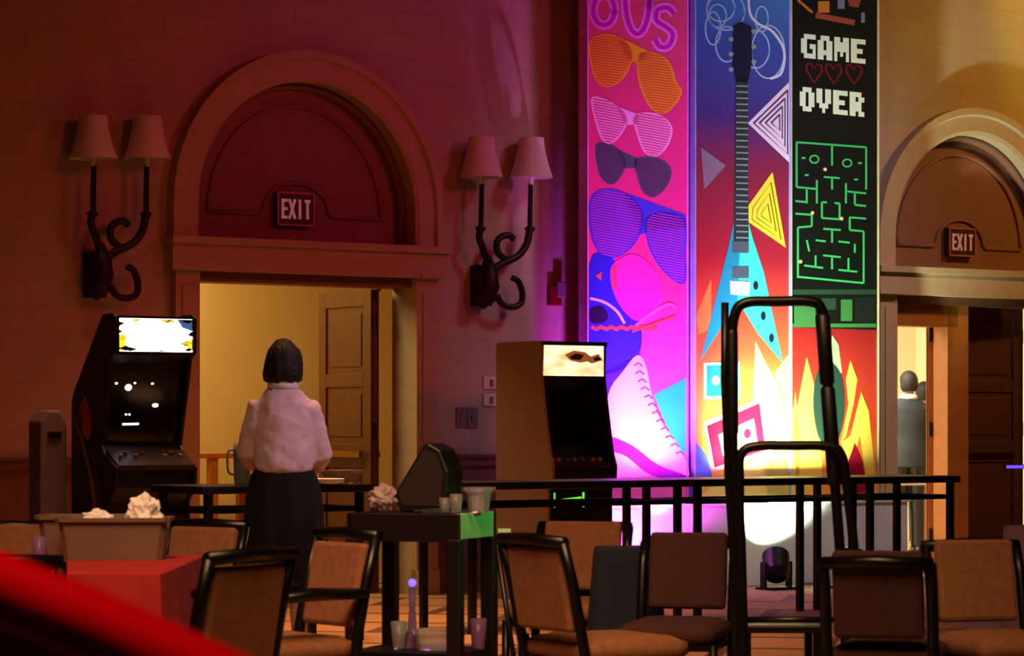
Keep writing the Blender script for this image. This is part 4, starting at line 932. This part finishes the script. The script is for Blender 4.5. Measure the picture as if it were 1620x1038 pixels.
make_chair('brown banquet chair turned right, immediately right of the cart', 953, 10.3, 30, ht=.84, wdt=.42)
make_chair('brown banquet chair facing the camera, in front of the taupe arcade cabinet', 895, 12.4, 252, ht=.80, wdt=.40)
make_chair('dark-framed banquet chair right of the navy-covered stand', 1070, 11.12, 256, fab=FABR, wdt=.36, ht=.78)
make_chair('brown banquet chair at the far left edge beyond the red table', 10, 12.0, 275, ht=.81)
make_chair('brown banquet chair on the far side of the red table, right of the dish tubs', 254, 11.75, 235, ht=.83, wdt=.40)
make_chair('dark red banquet chair on the near side of the red table, before the dish tubs', 0, 9.05, 96, fab=FABR, ht=.83, wdt=.40)
make_chair('dark red banquet chair right of the hand truck with its back to the camera', 1405, 10.0, 75, fab=FABR, ht=.78, wdt=.36)
make_chair('brown banquet chair at the lower right, turned toward the mauve table', 1588, 10.4, 285, ht=.80, wdt=.36)
# navy-covered chair
nx = (992 - CX) / FPX * 11.6
t = thing('covered_stand', 'narrow stand hidden under a dark navy cloth, in front of the pink banner', 'stand', (nx, 11.7, 0), math.radians(4))
m = MB(); n = 72; rings = []
for z, a, b in ((0, .165, .165, ), (.2, .155, .155), (.45, .14, .14), (.70, .125, .125), (.745, .12, .12), (.755, .112, .112)):
    rings.append([Vector((max(-a, min(a, 1.35 * a * math.cos(q_))) + .006 * math.cos(11 * q_) * (1 if z < .5 else 0), max(-b, min(b, 1.35 * b * math.sin(q_))), z)) for q_ in [2 * math.pi * i / n for i in range(n)]])
m.loft(rings); m.build('cover', M_NAVY, t, smooth=False)
m = MB()
for a in (-.1, .1):
    for b in (-.1, .1): m.bx(a - .012, a + .012, b - .012, b + .012, 0, .74)
m.build('stand_frame', M_BLACKM, t)
# folding tray stand beside the cart
fx_, fy_ = (812 - CX) / FPX * 11.0, 11.0
t = thing('tray_stand', 'folded tray stand with a pale strap and green-lit clasp, between cart and chair', 'stand', (fx_, fy_, 0), 0)
def fs(px, py, d=0): p = P(px, py, fy_); return Vector((p.x - fx_, d, p.z))
for a, b, d in (((786, 862), (835, 1190), 0), ((806, 862), (868, 1190), .03)):
    m = MB(); m.tube([fs(*a, d), fs(*b, d)], .010, 8); m.build('rail', M_BLACKM, t, smooth=True)
m = MB(); m.prism([fs(796, 866, -.02), fs(812, 866, -.02), fs(838, 1000, -.02), fs(824, 1005, -.02)], (0, .004, 0)); m.build('strap', mat('pale_strap', (190, 130, 115), .7), t)
m = MB()
for a in ((788, 836, 808, 842), (788, 848, 792, 864), (803, 846, 808, 862), (788, 846, 806, 850)): m.bx(fs(a[0], 0).x, fs(a[2], 0).x, -.035, -.022, fs(0, a[3]).z, fs(0, a[1]).z)
m.bx(fs(789, 0).x, fs(807, 0).x, -.022, -.0, fs(0, 862).z, fs(0, 838).z)
o = m.build('clasp', mat('reflective_clasp', (190, 240, 190), .35, .2), t); o['label'] = 'green-lit reflective clasp'  # green reflection is partly put into the clasp's light green colour
m = MB(); m.tube([fs(786, 1183, -.2), fs(868, 1183, -.2)], .012, 8); m.tube([fs(832, 1183, -.2), fs(832, 1183, .2)], .012, 8); m.tube([fs(866, 1183, -.2), fs(866, 1183, .2)], .012, 8); m.build('foot', M_BLACKM, t)

# ------------------------------------------------------------ red table, tubs
RT = 10.5; rx = (150 - CX) / FPX * RT
t = thing('draped_table', 'rectangular table under a red cloth at the lower left', 'table', (rx - .07, RT, 0), 0)
m = MB(); m.bx(-.60, .385, -.69, .59, .725, .74); m.build('tabletop', M_DKWOOD, t)
m = MB(); n = 120; rings = []
def rr_ring(z, grow, fold):
    out = []; x0_, x1_, y0_, y1_ = -.61 - grow, .395 + grow, -.70 - grow, .60 + grow
    per = 2 * (x1_ - x0_) + 2 * (y1_ - y0_)
    for i in range(n):
        d = i / n * per; f = fold * math.sin(i * .9)
        if d < x1_ - x0_: p = (x0_ + d, y0_ - f)
        elif d < x1_ - x0_ + y1_ - y0_: p = (x1_ + f, y0_ + d - (x1_ - x0_))
        elif d < 2 * (x1_ - x0_) + y1_ - y0_: p = (x1_ - (d - (x1_ - x0_) - (y1_ - y0_)), y1_ + f)
        else: p = (x0_ - f, y1_ - (d - 2 * (x1_ - x0_) - (y1_ - y0_)))
        out.append(Vector((p[0], p[1], z)))
    return out
m.loft([rr_ring(.748, -.006, 0), rr_ring(.742, .004, 0), rr_ring(.5, .012, .006), rr_ring(.25, .018, .012), rr_ring(.02, .022, .016)], caps=False); m.poly(rr_ring(.748, -.006, 0))
m.build('tablecloth', M_REDC, t, smooth=False)
for a in (-.5, .3):
    for b in (-.45, .4): m = MB(); m.bx(a - .02, a + .02, b - .02, b + .02, 0, .725); m.build('leg', M_BLACKM, t)
g = 'grey dish tubs on the red table'
def tub(label, px, Y, L_, rot):
    t_ = thing('dish_tub', label, 'tub', ((px - CX) / FPX * Y, Y, .749), math.radians(rot), g); open_tub(t_, L_, .22, .155, .02, M_TUB); return t_
tub('grey-brown dish tub on the red table, nearer one', 182, 10.75, .40, 2)
tub('grey-brown dish tub on the red table, farther one behind', 140, 11.02, .36, 2)
crumple('crumpled_napkin', 'large crumpled white napkin heaped at the right of the near dish tub', 'napkin', ((228 - CX) / FPX * 10.75, 10.75, .84), .062, M_WHITEC, (1, .9, 1.1), seed=5)
crumple('crumpled_napkin', 'small crumpled white napkin in the middle of the near dish tub', 'napkin', ((155 - CX) / FPX * 10.75, 10.75, .835), .05, M_WHITEC, (1.2, .8, .85), seed=9)
glass('tall pale glass at the left end of the red table', ((62 - CX) / FPX * 10.3, 10.3, .749), .10, .026, mt=mat('violet_lit_glass', (150, 110, 170)))

# ------------------------------------------------------------ foreground red padded chair near the camera
FY = 2.6
t = thing('padded_chair', 'out-of-focus red padded chair back close to the camera at the lower left corner', 'chair', ((60 - CX) / FPX * FY, FY, 0), 0)
def fq(px, py, Y=FY): p = P(px, py, Y); return Vector((p.x - t.location.x, p.y - FY, p.z))
top = [(-260, 840), (-120, 858), (-20, 884), (60, 915), (160, 955), (260, 1000), (360, 1045), (440, 1085), (520, 1130)]
m = MB(); m.tube(bez([fq(a, b + 28) for a, b in top]), .026, 16); m.build('piping', M_REDV, t, smooth=True)
m = MB(); pts = [fq(a, b + 40) for a, b in top] + [fq(520, 1400), fq(-260, 1400)]
m.prism([p + Vector((0, .01, 0)) for p in pts], (0, .05, 0)); m.build('backrest', M_REDV, t, bevel=.01)
m = MB(); pts = [fq(a, b + 84) for a, b in top] + [fq(520, 1400), fq(-260, 1400)]
m.prism([p + Vector((0, -.03, 0)) for p in pts], (0, .02, 0)); m.build('back_shell', M_BLACK, t, bevel=.004)
zb = fq(0, 1390).z
for x_ in (fq(-250, 0).x, fq(500, 0).x): m = MB(); m.tube([(x_, .02, 0), (x_, .03, zb + .03)], .02, 8); m.build('leg', M_BLACKM, t, smooth=True)
m = MB(); m.bx(fq(-250, 0).x, fq(500, 0).x, .04, .46, .42, .5); m.build('seat', M_REDV, t, bevel=.02)
for x_ in (fq(-250, 0).x + .03, fq(500, 0).x - .03): m = MB(); m.tube([(x_, .42, 0), (x_, .42, .43)], .02, 8); m.build('leg', M_BLACKM, t, smooth=True)

# ------------------------------------------------------------ hand truck
HTY = 10.6; hx = (1235 - CX) / FPX * HTY
t = thing('hand_truck', 'tall black two-handled hand truck standing before the banners', 'hand truck', (hx, HTY, 0), 0)
def hq(px, py, d=0): p = P(px, py, HTY); return Vector((p.x - hx, d, p.z))
def rnd(pts, r=22): return pts
m = MB(); m.tube(bez([hq(1176, 1150), hq(1170, 900), hq(1160, 720), hq(1158, 560), hq(1162, 500), hq(1180, 479), hq(1230, 477), hq(1280, 477), hq(1300, 490), hq(1306, 540), hq(1312, 640), hq(1322, 780), hq(1335, 960), hq(1345, 1180)]), .019, 12); m.build('handle_frame', M_BLACKM, t, smooth=True)
m = MB(); m.tube([hq(1148, 478, .03), hq(1147, 600, .03), hq(1153, 760, .03), hq(1162, 900, .03), hq(1170, 1195, .03)], .014, 12); m.build('side_rail', M_BLACKM, t, smooth=True)
m = MB(); m.tube(bez([hq(1178, 1180, -.04), hq(1172, 900, -.04), hq(1168, 760, -.04), hq(1172, 718, -.04), hq(1195, 706, -.04), hq(1250, 705, -.04), hq(1305, 706, -.04), hq(1328, 718, -.04), hq(1338, 770, -.04), hq(1352, 900, -.04), hq(1375, 1180, -.04)]), .018, 12); m.build('inner_loop', M_BLACKM, t, smooth=True)
m = MB(); m.tube([hq(1174, 980, -.03), hq(1345, 980, -.03)], .012, 10); m.build('crossbar', M_BLACKM, t, smooth=True)
for a_, b_ in ((hq(1301, 496), hq(1309, 610)), (hq(1309, 610), hq(1321, 770)), (hq(1158, 520), hq(1159, 690))):
    m = MB(); m.tube([a_, a_.lerp(b_, .04), a_.lerp(b_, .96), b_], [.017, .027 if a_.x > 0 else .022, .027 if a_.x > 0 else .022, .017], 12); m.build('grip', M_BLACK, t, smooth=True)
m = MB(); zz = .02; m.bx(hq(1176, 0).x, hq(1375, 0).x, -.25, 0, .01, .025); m.bx(hq(1176, 0).x, hq(1375, 0).x, -.01, .01, .01, .12); m.build('toe_plate', M_STEEL if False else M_BLACKM, t)
for px in (1166, 1378):
    m = MB(); x_ = hq(px, 0).x; m.tube([(x_ - .02, .12, .11), (x_ + .02, .12, .11)], .11, 24); m.build('wheel', M_BLACK, t)
m = MB(); m.tube([(hq(1166, 0).x, .12, .11), (hq(1378, 0).x, .12, .11)], .012, 10)
for px in (1180, 1360): m.tube([(hq(px, 0).x, .12, .11), (hq(px, 0).x, 0, .11)], .012, 8)
m.build('axle', M_BLACKM, t)

# ------------------------------------------------------------ right side tables
MY = 12.6; mx_ = (1680 - CX) / FPX * MY
t = thing('draped_table', 'table under a mauve cloth at the right edge', 'table', (mx_, MY, 0), 0)
m = MB(); m.lathe([(.24, .805), (.25, .80), (.255, .6), (.26, .3), (.27, .02)], n=40, caps=False); m.lathe([(.001, .806), (.24, .805)], n=40, caps=False); m.build('tablecloth', M_MAUVE, t, smooth=True)
m = MB(); m.lathe([(.23, .78), (.24, .80)], n=32); m.tube([(0, 0, 0), (0, 0, .78)], .03, 10); m.lathe([(.18, 0), (.03, .04)], n=20); m.build('pedestal_table', M_DKWOOD, t)
TY = 10.2; tx_ = (1286 - CX) / FPX * 9.6
t = thing('low_table', 'low dark table behind the hand truck base', 'table', (tx_, 11.4, 0), 0)
m = MB(); m.bx(-.12, .22, -.18, .2, .44, .47); m.build('tabletop', M_DKWOOD, t, bevel=.003)
m = MB(); m.bx(-.12, .22, -.186, -.18, .462, .468); m.build('edge_strip', mat('steel', (180, 175, 180)), t)
for a in (-.09, .19):
    for b in (-.15, .17): m = MB(); m.bx(a - .02, a + .02, b - .02, b + .02, 0, .44); m.build('leg', M_BLACKM, t)

# green stage glow reaching the cart and table legs
lamp('stage_green_spot', 'SPOT', (2.6, 11.4, 1.9), (-.03, 11.4, .83), 150, (.10, 1, .15), spot_size=.24, spot_blend=.7, shadow_soft_size=.05)
lamp('stage_violet_spot', 'SPOT', (2.6, 13.4, 3.9), (-1.1, 15.3, 1.2), 330, (1, .6, .8), spot_size=.26, spot_blend=.9, shadow_soft_size=.1)
lamp('stage_red_spot', 'SPOT', (-1.6, 1.2, 4.2), (-.43, 2.6, 1.12), 420, (1, .02, .04), spot_size=.2, spot_blend=1, shadow_soft_size=.05)
lamp('stage_red_wash', 'SPOT', (-1.0, 1.0, 4.6), (-.35, 2.6, 1.1), 75, (1, .03, .12), spot_size=.6, spot_blend=1, shadow_soft_size=.05)
